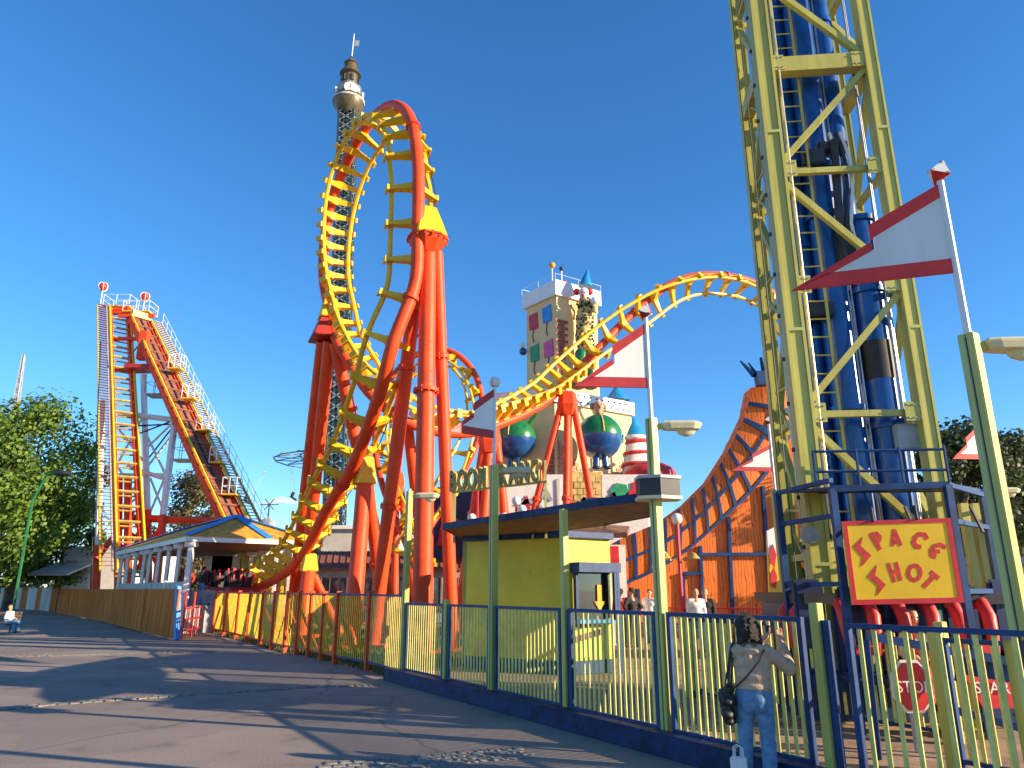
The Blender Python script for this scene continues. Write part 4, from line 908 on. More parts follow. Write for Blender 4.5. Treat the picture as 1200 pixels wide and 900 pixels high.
text('STOP', .17, 'white_paint', t_, q-V((0, .045, .06)), e1, -e2, ext=.004, sc=.9); MB().bar(q+V((0, .05, 0)), V((q.x, q.y+.05, .16)), .05).build('stand', 'grey_paint', t_)
q = at(1158, 812, 8.2); t_ = thing('banner_board', q, 'red board with white letters hanging below a blue beam at the right edge', 'sign')
MB().prism([q+e1*x+V((0, 0, z)) for x, z in ((-.22, .18), (.26, .1), (.28, -.14), (-.08, -.15))], -e2*.02).build('plate', 'plain_red', t_); text('SPAR', .16, 'white_paint', t_, q-e2*.03+e1*.03+V((0, 0, .0)), e1, -e2, ext=.004)
bm_ = thing('blue_barrier', at(1150, 770, 8.5), 'slanting deep blue steel barrier beams behind the gate at the right', 'barrier')
for a, c, w_ in (((1015, 745), (1200, 778), .09), ((1120, 780), (1215, 800), .32), ((1015, 750), (1030, 890), .08), ((1105, 775), (1125, 890), .07), ((1110, 830), (1215, 858), .08)): MB().bar(at(*a, 8.5), at(*c, 8.3), .06, w_).build('beam', 'blue', bm_)
t_ = thing('yellow_chest', on(1132, 862, .16), 'yellow box on the deck behind the gate', 'box'); q = on(1132, 862, .16); MB().box(q+V((0, 0, .42)), (.36, .3, .62), RT).build('body', 'lime', t_, bevel=.02); MB().box(q+V((0, 0, .03)), (.46, .36, .08), RT).build('foot', 'lime', t_)
# ================================================================ PEOPLE
def person(loc, rz, H, label, top, leg_, hair='hair_dark', pose='stand', fine=False, hairlen=0, group=None, shoes='dark', sleeve=True, lean=0.0, bald=False):
    t_ = thing('person', loc, label, 'person', group); s = H/1.7; R = Matrix.Rotation(rz, 3, 'Z'); loc = V(loc)
    Q = lambda x, y, z: loc+R@V((x*s, y*s, z*s))
    C = lambda a, r, c, r2: (Q(*a), r*s, Q(*c), r2*s)
    vx = .007 if fine else .016
    if pose == 'photo':
        RA = [(.17, .0, 1.34), (.37, .08, 1.17), (.30, .27, 1.42)]; LA = [(-.17, .0, 1.34), (-.12, .27, 1.24), (.10, .36, 1.44)]
    elif pose == 'sit': RA = [(.16, .03, .56), (.2, -.0, .32), (.14, .22, .30)]; LA = [(-.16, .03, .56), (-.2, 0, .32), (-.14, .22, .30)]
    elif pose == 'hips': RA = [(.18, 0, 1.36), (.34, -.04, 1.14), (.17, .08, 1.0)]; LA = [(-.18, 0, 1.36), (-.34, -.04, 1.14), (-.17, .08, 1.0)]
    else: RA = [(.18, 0, 1.36), (.23, -.03, 1.08), (.22, .06, .84)]; LA = [(-.18, 0, 1.36), (-.23, -.02, 1.08), (-.21, .1, .86)]
    dz = -.80 if pose == 'sit' else 0
    hz = 1.57+dz; caps = [C((0, 0, 1.36+dz), .055, (0, .015, 1.50+dz), .052), C((0, .02, hz-.035), .062, (0, .045, hz-.075), .045)]
    balls = [(Q(0, .0, hz+.005), .098*s, .80, 1.0, 1.12)]
    caps += [C((0, .092, hz+.01), .012, (0, .112, hz-.025), .015), C((.078, 0, hz), .018, (.078, -.01, hz-.02), .016), C((-.078, 0, hz), .018, (-.078, -.01, hz-.02), .016)]
    caps += [C((0, 0, 1.20+dz), .11, (0, 0, 1.33+dz), .10), C((0, 0, .95+dz), .11, (0, 0, 1.2+dz), .10)]
    for A, sg_ in ((RA, 1), (LA, -1)):
        caps += [C((A[0][0]*.4, 0, A[0][2]-.02), .06, A[0], .05), C(A[0], .048, A[1], .038), C(A[1], .037, A[2], .026)]
        d = (V(A[2])-V(A[1])).normalized(); sd = d.cross(V((0, 0, 1))); sd = V((1, 0, 0)) if sd.length < .3 else sd.normalized(); nb = sd.cross(d)
        w0 = V(A[2]); pc = w0+d*.05
        caps.append(C(w0, .026, pc, .034)); 
        curl = nb*(-1 if pose == 'photo' else 1)
        for k_ in range(4):
            o_ = sd*(.027-.018*k_); L_ = (.068, .078, .073, .055)[k_]; a = pc+o_+d*.02; b_ = a+d*L_*.5-curl*.008; e_ = b_+d*L_*.42-curl*.03
            caps += [C(a, .0095, b_, .009), C(b_, .009, e_, .0075)]
        th0 = w0+sd*.024*(1 if sg_ < 0 else 1)+d*.02; th1 = th0+sd*.025+d*.03-curl*.01; caps += [C(th0, .012, th1, .010), C(th1, .010, th1+d*.03-curl*.012, .008)]
    if pose == 'sit':
        legs = [[(x*.09, 0, .14), (x*.11, .42, .16), (x*.11, .46, -.24)] for x in (-1, 1)]
    else: legs = [[(.085, 0, .92), (.10, .02, .50), (.10, -.03, .09)], [(-.085, 0, .92), (-.12, .03, .50), (-.14, .0, .09)]]
    for L_ in legs: caps += [C(L_[0], .085, L_[1], .055), C(L_[1], .052, L_[2], .035), C(L_[2], .035, (L_[2][0], L_[2][1]+.12, L_[2][2]-.05), .032)]
    blob('body', caps, 'skin', t_, vx, 3, balls=balls)
    for L_ in legs:
        a = L_[2]; blob('shoe', [C((a[0], a[1]-.03, a[2]-.03), .045, (a[0], a[1]+.15, a[2]-.045), .036)], shoes, t_, .012, 2)
    # top
    e = .012; tc = [C((0, -.01, 1.02+dz), .135, (0, .0, 1.18+dz), .125), C((-.06, -.0, 1.24+dz), .125, (.06, 0, 1.24+dz), .125), C((-.12, 0, 1.36+dz), .07, (.12, 0, 1.36+dz), .07), C((-.05, -.01, 1.0+dz), .125, (.05, -.01, 1.0+dz), .125)]
    for A in (RA, LA):
        tc += [C((A[0][0]*.4, 0, A[0][2]), .075, A[0], .066), C(A[0], .066, A[1], .062)]
        if sleeve: w_ = V(A[1]).lerp(V(A[2]), .86); tc += [C(A[1], .062, tuple(w_), .040)]
    if fine:
        tc = tc[3:4]+tc[5:]+[C((-.055, -.01, 1.10), .128, (.055, -.01, 1.10), .128), C((-.065, 0, 1.2), .125, (.065, 0, 1.2), .125), C((-.09, 0, 1.31), .095, (.09, 0, 1.31), .095)]
        for A in (RA, LA): tc += [C(A[0], .074, A[1], .068), C(A[1], .068, tuple(V(A[1]).lerp(V(A[2]), .80)), .050)]
    if fine: tc += [C((-.07, -.09, 1.34), .05, (.07, -.09, 1.34), .05), C((-.10, -.05, 1.38), .04, (-.05, .03, 1.41), .04), C((.10, -.05, 1.38), .04, (.05, .03, 1.41), .04), C((0, -.10, 1.28), .05, (0, -.08, 1.38), .04)]
    blob('top', tc, top, t_, .009 if fine else .02, 6, .009 if fine else .004, 8)
    if fine: MB().lathe(Q(0, -.01, .965), [(.128*s, 0), (.136*s, .01), (.136*s, .045), (.128*s, .055)], 32, 1.38, 1.0, R).build('hem', top, t_)
    lc = [C((-.05, -.0, .95+dz), .125, (.05, 0, .95+dz), .125), C((-.045, -.02, .88+dz), .115, (.045, -.02, .88+dz), .115)]
    if fine: lc += [C((-.055, -.04, .87), .10, (-.065, -.035, .80), .092), C((.055, -.04, .87), .10, (.065, -.035, .80), .092)]
    if fine: lc += [C((-.04, -.0, 1.0), .115, (.04, 0, 1.0), .115)]
    for L_ in legs:
        a2 = V(L_[1]).lerp(V(L_[2]), .93); lc += [C(L_[0], .105, L_[1], .080), C(L_[1], .080, tuple(a2), .068)]
    blob('trousers', lc, leg_, t_, .009 if fine else .02, 3, .007 if fine else .004, 10)
    # hair and face
    if not bald:
        hc_ = [C((0, -.012, hz+.04), .090, (0, -.025, hz+.02), .088)]
        if fine: hc_ += [C((-.03, -.025, hz+.03), .100, (.03, -.035, hz-.03), .100), C((-.05, -.03, hz-.06), .085, (.05, -.03, hz-.06), .085)]
        if hairlen:
            for k_ in range(60 if fine else 16):
                a = random.uniform(-.2, 1)*pi*1.0; a = random.uniform(pi*.98, pi*2.02) if random.random() < .8 else random.uniform(0, 2*pi)
                zt = hz+random.uniform(-hairlen, .08) if not (0.15*pi < a < .85*pi) else hz+random.uniform(.05, .1); rr_ = (.100+.02*min(1, (hz+.06-zt)/.2)) if zt < hz+.05 else .08
                hc_.append((Q(cos(a)*rr_*.95, sin(a)*rr_-.015, zt), random.uniform(.018, .030)*s, Q(cos(a)*rr_, sin(a)*rr_-.02, zt-.03), .020*s))
        blob('hair', hc_, hair, t_, .008 if fine else .016, 1, .009 if fine else .004, 30)
    for sg_ in (-1, 1): MB().ball(Q(sg_*.034, .088, hz+.018), .012*s, 8, 6).build('eye', 'dark', t_)
    MB().tube([Q(-.025, .090, hz-.052), Q(0, .097, hz-.056), Q(.025, .090, hz-.052)], .006*s, 6).build('mouth', 'plain_red', t_)
    return t_, Q, R
wp_ = on(893, 927, 0)
wm, Q, R = person(wp_, radians(-24), 1.60, 'woman with dark curly hair in a tan hoodie and jeans photographing the tower', 'hoodie', 'denim', pose='photo', fine=True, hairlen=.125)
MB().tube([Q(-.085+.17*i/8, -.02 if 0 else .02*sin(i), .965) for i in range(9)], .01, 6)
for s_ in (-1, 1):
    pc = [Q(s_*.09-.055, -.148, .80), Q(s_*.09+.055, -.148, .80), Q(s_*.09+.055, -.138, .69), Q(s_*.09, -.134, .665), Q(s_*.09-.055, -.138, .69)]
ph = thing('phone', Q(.21, .40, 1.54), 'dark smartphone held up in both hands by the woman', 'phone')
Rp = Matrix.Rotation(radians(-24), 3, 'Z'); c = Q(.215, .40, 1.54); MB().box(c, (.155, .012, .078), Rp).build('body', 'dark', ph, bevel=.004); MB().box(c-Rp@V((0, .008, 0)), (.145, .002, .068), Rp).build('screen', 'glass', ph)
bgp = thing('shoulder_bag', Q(-.27, -.02, .62), 'black soft leather tote bag hanging at the hip of the woman', 'bag')
b = []
blob('bag_body', [(Q(-.24, -.10, .96), .05, Q(-.25, .10, .96), .05), (Q(-.27, -.15, .72), .06, Q(-.27, .14, .72), .06), (Q(-.25, -.12, .84), .06, Q(-.26, .12, .84), .06), (Q(-.26, -.13, .66), .05, Q(-.26, .11, .66), .05), (Q(-.29, -.10, .92), .05, Q(-.30, 0, .75), .07)], 'leather', bgp, .012, 2, .016, 12)
MB().tube([Q(-.24, -.12, 1.0), Q(-.21, -.09, 1.2), Q(-.17, -.05, 1.40), Q(-.16, .02, 1.43), Q(-.19, .09, 1.3), Q(-.24, .11, 1.0)], .012, 6).build('strap', 'leather', bgp)
MB().tube([Q(-.27, -.10, 1.0), Q(-.235, -.10, 1.15), Q(-.185, -.06, 1.39)], .010, 6).build('strap', 'leather', bgp)
MB().tube([Q(.15, -.09, 1.36), Q(.10, -.145, 1.25), Q(-.05, -.16, 1.08), Q(-.17, -.12, .98)], .008, 6).build('cross_strap', 'black_cloth', bgp)
wb_ = thing('paper_bag', on(866, 914, 0), 'small white carrier bag with loop handles beside the legs of the woman', 'bag'); c = on(867, 931, 0)+V((0, -.05, 0)); MB().box(c+V((0, 0, .22)), (.15, .09, .22), Rp).build('body', 'white_cloth', wb_, bevel=.01)
for y in (-.03, .03): MB().tube([c+V((-.04, y, .33)), c+V((-.035, y, .41)), c+V((0, y, .43)), c+V((.035, y, .41)), c+V((.04, y, .33))], .006, 6).build('handle', 'white_cloth', wb_)
# girl on the ride
gp = at(1068, 718, 9.72); person(V((gp.x, gp.y, gp.z-.785)), math.atan2(e1.y, e1.x)+pi, 1.58, 'girl with tied back fair hair in a pale top strapped in a ride seat', 'white_cloth', 'red_cloth', 'hair_light', 'sit')
person(seatR+V((-.05, -.06, .0)), pi+.4, 1.6, 'rider in a red top on the seat at the right picture edge', 'red_cloth', 'denim', 'hair_dark', 'sit')
pos = lambda px, Y: V(((px-600)/FPX*(Y*cos(PITCH)-CAMZ*sin(PITCH)), Y, .16))
person(pos(743, 23), .6, 1.75, 'person in black standing with hands on hips before the orange wall', 'black_cloth', 'black_cloth', pose='hips')
pos = lambda px, Y: V(((px-600)/FPX*(Y*cos(PITCH)-CAMZ*sin(PITCH)), Y, .16))
person(pos(730, 23.6), -.3, 1.72, 'person in a red top standing left of the one in black', 'red_cloth', 'black_cloth', pose='stand')
person(pos(820, 21.5), pi, 1.72, 'person with pale hair in a white top by the orange wall', 'white_cloth', 'denim', 'hair_light')
person(pos(831, 21.8), pi-.3, 1.72, 'fair haired person with a dark vest over white by the orange wall', 'black_cloth', 'denim', 'hair_light')
person(pos(764, 24.5), pi-.5, 1.7, 'person in white half hidden behind the lamp post with the box', 'white_cloth', 'denim')
person(pos(880, 13), pi, 1.33, 'person just left of the tower leg, behind the head of the woman', 'red_cloth', 'black_cloth', 'hair_light')
for i, (u, v, m_, ps, lb) in enumerate(((1.6, 1.3, 'dark', 'stand', 'dark dressed ride attendant standing on the station deck'), (2.6, .9, 'red_cloth', 'hips', 'attendant in red near the station corner post'), (4.6, 1.2, 'black_cloth', 'stand', 'visitor in black deeper inside the station'))):
    p = nc+d2*v+d1*u; person(V((p.x, p.y, 1.15)), random.random()*6, 1.75, lb, 'black_cloth' if m_ == 'dark' else m_, 'denim', pose=ps)
bn = on(-6, 742, 0); t_ = thing('bench', bn, 'dark slatted bench at the left picture edge', 'bench')
for k_ in range(4): MB().box(bn+V((0, .1*k_-.1, .45)), (1.6, .08, .04)).build('slat', 'brown_tile', t_)
for k_ in range(3): MB().box(bn+V((0, .33+k_*.02, .6+k_*.12)), (1.6, .03, .09)).build('slat', 'brown_tile', t_)
for x in (-.7, .7): MB().bar(bn+V((x, -.1, 0)), bn+V((x, -.1, .45)), .05).build('leg', 'dark', t_); MB().bar(bn+V((x, .3, 0)), bn+V((x, .38, .9)), .05).build('leg', 'dark', t_)
person(bn+V((.45, .05, .32)), -pi*.55, 1.65, 'seated person in a white top on the bench at the left edge', 'white_cloth', 'denim', 'hair_light', 'sit')
# ================================================================ ORANGE PATCHED BUILDING
YO = 28.0
ow = thing('orange_building', at(820, 720, YO), 'orange wood grained building shaped like a tall swooping sack with blue strips', 'building')
A2 = lambda x, y, dy=0.0: at(x, y, YO)+V((0, dy, 0))
top = [(712, 640), (737, 627), (773, 612), (803, 590), (830, 563), (853, 527), (866, 500), (873, 485), (879, 455)]
low = [(712, 692), (740, 682), (767, 670), (790, 657), (813, 640), (853, 603), (868, 590), (880, 577), (905, 548)]
right = [(925, 455), (930, 520), (935, 560)]
low = [(712, 692), (740, 682), (772, 667), (806, 645), (840, 615), (880, 577), (910, 540), (928, 505), (934, 455)]
TB_ = crom([(*t_, 0, *l_) for t_, l_ in zip(top, low)], 5.0)
def bandp(s, v, off=0.0):
    f = max(0, min(.9999, s))*(len(TB_)-1); i = int(f); f -= i; q_ = [TB_[i][k_]*(1-f)+TB_[i+1][k_]*f for k_ in range(5)]
    p = A2(q_[0], q_[1]).lerp(A2(q_[3], q_[4]), v); p.y -= .12+.16*sin(pi*min(1, max(0, v)))+off; return p
MB().prism([A2(*p) for p in low[:7]+[(935, 540), (948, 724), (712, 724)]], V((0, .8, 0))).build('wall', 'orange_board', ow)
def patch(s0, s1, v0, v1, off, th, ns, nv, nm, m_):
    b = MB(); b.smooth = True
    for lay in (off, off-th):
        for i in range(ns+1):
            for j in range(nv+1): b.v.append(tuple(bandp(s0+(s1-s0)*i/ns, v0+(v1-v0)*j/nv, lay)))
    K = (ns+1)*(nv+1); I = lambda i, j, l_: l_*K+i*(nv+1)+j
    for i in range(ns):
        for j in range(nv):
            for l_ in (0, 1): b.f.append((I(i, j, l_), I(i+1, j, l_), I(i+1, j+1, l_), I(i, j+1, l_)))
    for i in range(ns):
        for j in (0, nv): b.f.append((I(i, j, 0), I(i+1, j, 0), I(i+1, j, 1), I(i, j, 1)))
    for j in range(nv):
        for i in (0, ns): b.f.append((I(i, j, 0), I(i, j+1, 0), I(i, j+1, 1), I(i, j, 1)))
    return b.build(nm, m_, ow)
patch(0, 1, 0, 1, 0, .5, 40, 10, 'swooping_band', 'orange_board')
MB().prism([A2(*p, .3) for p in top+[(934, 455), (940, 560), (880, 600), (712, 700)]], V((0, .5, 0))).build('rear_wall', 'orange_board', ow)
def strip(a, c, w=.17, dy=-.06, m='blue', nm='strip'):
    return MB().bar(A2(*a, dy), A2(*c, dy), .12, w, up=V((0, 1, 0))).build(nm, m, ow)
strip((747, 690), (748, 724)); strip((820, 640), (823, 722)); strip((853, 606), (858, 722)); strip((817, 650), (940, 649), .17, -.09); strip((893, 570), (903, 722))
strip((800, 672), (801, 722), .13); strip((800, 672), (823, 672), .13, -.1)
patch(0, 1, .93, 1.0, .06, .12, 40, 1, 'strip', 'blue'); patch(0, .93, .47, .53, .06, .12, 40, 2, 'strip', 'blue')
for i, s_ in enumerate([.04, .11, .19, .27, .35, .43, .50, .57, .64, .71, .78, .85, .92]):
    patch(s_, s_+.014, 0, .95, .075, .12, 1, 10, 'strip', 'blue')
MB().bar(A2(877, 452, -.95), A2(928, 449, -.95), .4, .55).build('collar', 'blue', ow)
for i in range(9):
    x = 872+i*6.5; a = A2(x+3, 448, -.9+random.uniform(-.3, .3)); c = A2(x-9+i*1.6+random.uniform(-2, 2), 428+random.uniform(-3, 5), -.9+random.uniform(-.5, .5))
    MB().bar(a, c, .16, .16, w2=.1, h2=.05).build('tassel', 'blue', ow)
fp = thing('flame_panel', at(910, 700, 20), 'tall yellow panel painted with red and white flames left of the tower frame', 'panel')
FPt = [(899, 622), (911, 618), (916, 705), (902, 704)]; MB().prism([at(x, y, 20) for x, y in FPt], V((0, .1, 0))).build('board', 'sign_yellow', fp)
MB().prism([at(x, y, 19.96) for x, y in ((899, 622), (911, 616), (913, 640), (909, 655), (907, 640), (903, 658), (900, 640))], V((0, .03, 0))).build('white_flame', 'white_paint', fp)
for a in (((902, 645), (906, 638), (910, 650), (908, 665), (903, 660)), ((903, 672), (907, 664), (911, 676), (909, 690), (904, 686))): MB().prism([at(x, y, 19.93) for x, y in a], V((0, .03, 0))).build('red_flame', 'plain_red', fp)
t_ = thing('inner_barrier', pos(820, 25), 'thin red railing in front of the orange wall', 'railing')
a = pos(700, 26); c = pos(905, 24)
for z in (1.1, .6): MB().tube([a+V((0, 0, z)), c+V((0, 0, z))], .025, 5).build('rail', 'plain_red', t_)
b = MB()
for i in range(60): p = a.lerp(c, i/59); b.bar(p, p+V((0, 0, 1.1)), .02)
tag(b.build('bars', 'plain_red', t_), kind='stuff')
for (px, Y, h, lb) in ((803, 22, 3.6, 'red post with a white globe and two cream lamp arms before the orange wall'),):
    q = pos(px, Y); t_ = thing('globe_lamp', q, lb, 'lamp'); MB().tube([q, q+V((0, 0, h))], .06, 8).build('pole', 'plain_red', t_); MB().ball(q+V((0, 0, h+.12)), .17).build('globe', 'panel_white', t_)
    for s_ in (-1, 1): MB().tube([q+V((0, 0, 2.6)), q+V((s_*.25, 0, 2.5)), q+V((s_*.42, 0, 2.75))], .03, 6).build('arm', 'gold', t_); MB().lathe(q+V((s_*.42, 0, 2.72)), [(.08, 0), (.2, -.16), (.16, -.18)], 12).build('shade', 'gold', t_)
# ================================================================ BEIGE CASTLE RIDE
YC = 48.0
cs = thing('castle', at(660, 720, YC), 'beige painted castle tower and hall with white parapets and coloured squares', 'castle ride')
def walls(cx, cy_px_top, lx, rx, ytl, ytr, Y, zb, m, dl, dr, nm='wall'):
    """two visible faces meeting at pixel column cx; lx / rx the outer edges; dl / dr how far back they run"""
    c = at(cx, cy_px_top, Y); l_ = at(lx, ytl, Y+dl); r_ = at(rx, ytr, Y+dr); zt = c.z
    P = [V((c.x, c.y, zb)), V((r_.x, r_.y, zb)), V((l_.x+r_.x-c.x, l_.y+r_.y-c.y, zb)), V((l_.x, l_.y, zb))]
    return P, zt
def relief(nm, pts3, n_, th, m, par): return MB().prism(pts3, n_*th).build(nm, m, par)
# slender tower
P, zt = walls(652, 345, 617, 699, 352, 352, YC, 0, 'beige', 2.6, 2.0)
MB().prism(P, V((0, 0, zt))).build('tower_wall', 'beige', cs)
cc = sum(P, V((0, 0, 0)))/4; Pp = [cc+(p-cc)*1.13 for p in P]
MB().prism([V((p.x, p.y, zt-.1)) for p in Pp], V((0, 0, 1.15))).build('parapet', 'white_paint', cs)
eL = (P[3]-P[0]); WL_ = eL.length; eL.normalize(); nL = V((eL.y, -eL.x, 0)); nL = -nL if nL.y > 0 else nL
eR = (P[1]-P[0]); WR_ = eR.length; eR.normalize(); nR = V((eR.y, -eR.x, 0)); nR = -nR if nR.y > 0 else nR
LF = lambda u, z, o=0.0: P[0]+eL*(u*WL_)+V((0, 0, z))+nL*o
RFc = lambda u, z, o=0.0: P[0]+eR*(u*WR_)+V((0, 0, z))+nR*o
zpx = lambda py, Y: at(652, py, Y).z
for (u, py, m_) in ((.75, 372, 'plain_red'), (.30, 370, 'light_blue'), (.72, 410, 'sq_green'), (.26, 411, 'pink')):
    z = zpx(py, YC+1); tl = random.uniform(-.08, .08); c = LF(u, z, .03)
    pts = [c+eL*x+V((0, 0, zz+x*tl)) for x, zz in ((-.5, -.62), (.42, -.56), (.5, .6), (-.42, .66))]
    o = relief('painted_square', pts, nL, .05, m_, cs); 
    MB().tube([c+V((0, 0, -.6)), c+eL*.1+V((0, 0, -1.1)), c+eL*.0+V((0, 0, -1.6))], .035, 5).build('string', 'dark', o)
bk = MB().box((0, 0, 0), (.52, .05, .2)).mesh('brick', 'brick_red', centre=False)[0]; bk2 = MB().box((0, 0, 0), (.46, .05, .19)).mesh('brick', 'brick_pink', centre=False)[0]
def bricks(fn, n_, u0, u1, z0, z1, me, cond, ed, W, par=cs, sx=1.0):
    rot = Matrix.Rotation(math.atan2(ed.y, ed.x), 3, 'Z'); r_ = 0; z = z0; cnt = 0
    while z < z1:
        u = u0+(r_ % 2)*.28*sx/W
        while u < u1:
            if cond((u-u0)/(u1-u0), (z-z0)/(z1-z0), random.random()): put('brick', me, fn(u, z, .02+random.uniform(0, .02)), par, rot); cnt += 1
            u += .56*sx/W
        z += .245; r_ += 1
    return cnt
zA, zB = zpx(470, YC), zpx(375, YC)
bricks(RFc, nR, .03, .30, zA, zB, bk, lambda u, v, r: u < .45+.5*sin(v*40)**2*r, eR, WR_)
star = [(0.55+.24*(1 if k % 2 == 0 else .5)*cos(k*pi/5+.3), zpx(358, YC)+1.0*(1 if k % 2 == 0 else .5)*sin(k*pi/5+.3)) for k in range(10)]
relief('star', [RFc(u, z, .03) for u, z in star], nR, .08, 'sign_yellow' if 0 else 'stone_yellow', cs)
# hall: left part and right part
H1, h1t = walls(650, 478, 578, 740, 500, 492, YC-5, 0, 'beige', 1.2, 3.6)
MB().prism(H1, V((0, 0, at(650, 470, YC-5).z))).build('hall_wall', 'beige', cs); hz_ = at(650, 470, YC-5).z
gL = (H1[3]-H1[0]); gLw = gL.length; gL.normalize(); gnL = V((gL.y, -gL.x, 0)); gnL = -gnL if gnL.y > 0 else gnL
gR = (H1[1]-H1[0]); gRw = gR.length; gR.normalize(); gnR = V((gR.y, -gR.x, 0)); gnR = -gnR if gnR.y > 0 else gnR
HL = lambda u, z, o=0.0: H1[0]+gL*(u*gLw)+V((0, 0, z))+gnL*o
HR = lambda u, z, o=0.0: H1[0]+gR*(u*gRw)+V((0, 0, z))+gnR*o
for f in (HL, HR): MB().bar(f(-.03, hz_+.35, .05), f(1.02, hz_+.35, .05), .3, .85).build('parapet', 'white_paint', cs)
b = MB()
for i in range(24): b.ball(HR(.03+.95*i/24, hz_+.35+.2*(-1)**i, .24), .06, 6, 4)
tag(b.build('studs', 'dark', cs), kind='stuff')
zq = lambda py: at(650, py, YC-5).z
bricks(HR, gnR, .02, .42, zq(556), zq(510), bk2, lambda u, v, r: u+v*1.1 < .95+.15*r, gR, gRw)
bricks(HR, gnR, .58, .98, zq(556), zq(524), bk2, lambda u, v, r: (1-u)+v*.95 < .95+.15*r, gR, gRw)
bricks(HL, gnL, .02, .25, zq(556), zq(510), bk, lambda u, v, r: u+v*1.0 < .9+.15*r, gL, gLw)
MB().box(HR(.0, zq(535), .06), (.16, .16, 4)).build('pipe', 'beige', cs)
# clown figures: round bodied statues on the hall and the tall one on the tower corner
def round_clown(c, sc, n_, label, arm=False):
    t_ = thing('clown_statue', c, label, 'statue'); sd = V((-n_.y, n_.x, 0))
    prof = [(max(.001, sin(pi*i/18)), -cos(pi*i/18)) for i in range(19)]
    MB().lathe(c, [(r*1.75*sc, z*1.75*sc) for r, z in prof[:10]], 28).build('trousers', 'balloon_blue', t_)
    MB().lathe(c, [(r*1.75*sc, z*1.75*sc) for r, z in prof[9:]], 28).build('shirt', 'balloon_green', t_)
    for s in (-1, 1):
        MB().tube([c+n_*.3*sc+sd*s*.32*sc-V((0, 0, 1.5*sc)), c+n_*.35*sc+sd*s*.36*sc-V((0, 0, 2.35*sc))], .26*sc, 12).build('leg', 'balloon_blue', t_)
        MB().ball(c+n_*.6*sc+sd*s*.42*sc-V((0, 0, 2.45*sc)), .24*sc, 12, 8, 1.3, 1, .6).build('shoe', 'dark', t_)
    MB().tube([c+n_*(1.76*sc*cos(a))+V((0, 0, 1.76*sc*sin(a))) for a in [.05+.13*k_ for k_ in range(11)]], .06*sc, 6).build('strap', 'stone_yellow', t_)
    blob('head', [(c+V((0, 0, 1.9*sc))+n_*.15, .3*sc, c+V((0, 0, 2.35*sc))+n_*.15, .42*sc), (c+V((0, 0, 2.2*sc))+n_*.5*sc, .12*sc, c+V((0, 0, 2.2*sc))+n_*.62*sc, .12*sc)], 'skin', t_, .05*sc, 2)
    for s in (-1, 1): MB().ball(c+V((0, 0, 2.4*sc))+sd*s*.42*sc, .25*sc, 10, 7).build('hair_tuft', 'hair_light', t_); MB().ball(c+V((0, 0, 2.42*sc))+n_*.56*sc+sd*s*.16*sc, .06*sc, 6, 5).build('eye', 'dark', t_)
    MB().ball(c+V((0, 0, 2.22*sc))+n_*.68*sc, .1*sc, 8, 6).build('nose', 'plain_red', t_)
    MB().tube([c+sd*1.2*sc+V((0, 0, 1.25*sc)), c+sd*1.75*sc+V((0, 0, 1.9*sc)), c+sd*1.95*sc+V((0, 0, 2.6*sc))] if arm else [c+sd*1.5*sc+V((0, 0, .7*sc)), c+sd*1.9*sc+V((0, 0, .1*sc)), c+sd*1.7*sc-V((0, 0, .4*sc))], .17*sc, 8).build('arm', 'balloon_green', t_)
round_clown(at(702, 512, YC-5.8), .78, V((.1, -1, 0)).normalized(), 'round green and blue clown figure on the right hall wall')
round_clown(at(604, 515, YC-5.2), .72, V((-.35, -.94, 0)).normalized(), 'round green and blue clown figure on the left hall wall, one arm raised', True)
c = at(686, 440, YC+.2); t_ = thing('clown_statue', c, 'tall clown figure in a checkered coat and blue cone hat climbing the tower corner', 'statue')
blob('coat', [(at(684, 405, YC), .55, at(685, 372, YC), .62), (at(684, 365, YC), .5, at(686, 352, YC), .42)], 'stone_yellow', t_, .06, 3, .05, 4)
b = MB()
for k_ in range(110):
    a = random.uniform(-2.9, .1); z = random.uniform(zpx(408, YC), zpx(352, YC)); q = at(685, 380, YC); b.box(V((q.x+.60*cos(a), q.y+.60*sin(a), z)), (.12, .12, .12), Matrix.Rotation(a, 3, 'Z'))
tag(b.build('checks', 'dark', t_), kind='stuff')
blob('trousers', [(at(681, 415, YC), .45, at(679, 438, YC), .34), (at(690, 415, YC), .4, at(693, 440, YC), .3)], 'balloon_green', t_, .06, 3)
for x in (677, 692): MB().ball(at(x, 452, YC-.3), .42, 12, 8, 1.3, 1, .7).build('shoe', 'brown_tile', t_)
MB().tube([at(689, 362, YC-.3), at(698, 366, YC-.6), at(696, 350, YC-.6)], .2, 10).build('arm', 'stone_yellow', t_); MB().ball(at(697, 353, YC-.6), .34, 10, 8).build('glove', 'white_paint', t_)
blob('head', [(at(684, 343, YC-.2), .38, at(684, 347, YC-.2), .32)], 'white_paint', t_, .05, 2)
MB().ball(at(683, 346, YC-.62), .12, 8, 6).build('nose', 'plain_red', t_)
for x in (681, 687): MB().ball(at(x, 342, YC-.6), .06, 6, 5).build('eye', 'dark', t_)
for x in (676, 691): MB().ball(at(x, 342, YC-.1), .26, 8, 6).build('hair_tuft', 'plain_red', t_)
MB().lathe(at(686, 336, YC-.1), [(.52, 0), (.05, 1.35), (.001, 1.4)], 16, ax=Matrix.Rotation(.15, 3, 'Y')).build('hat', 'spire_blue', t_)
c = at(613, 412, YC+2.8); t_ = thing('figure_bust', c, 'small dark blue figure peering round the left edge of the castle tower', 'statue'); MB().ball(c, .3).build('body', 'balloon_blue', t_); MB().ball(c+V((-.05, -.1, .45)), .2).build('head', 'white_paint', t_)
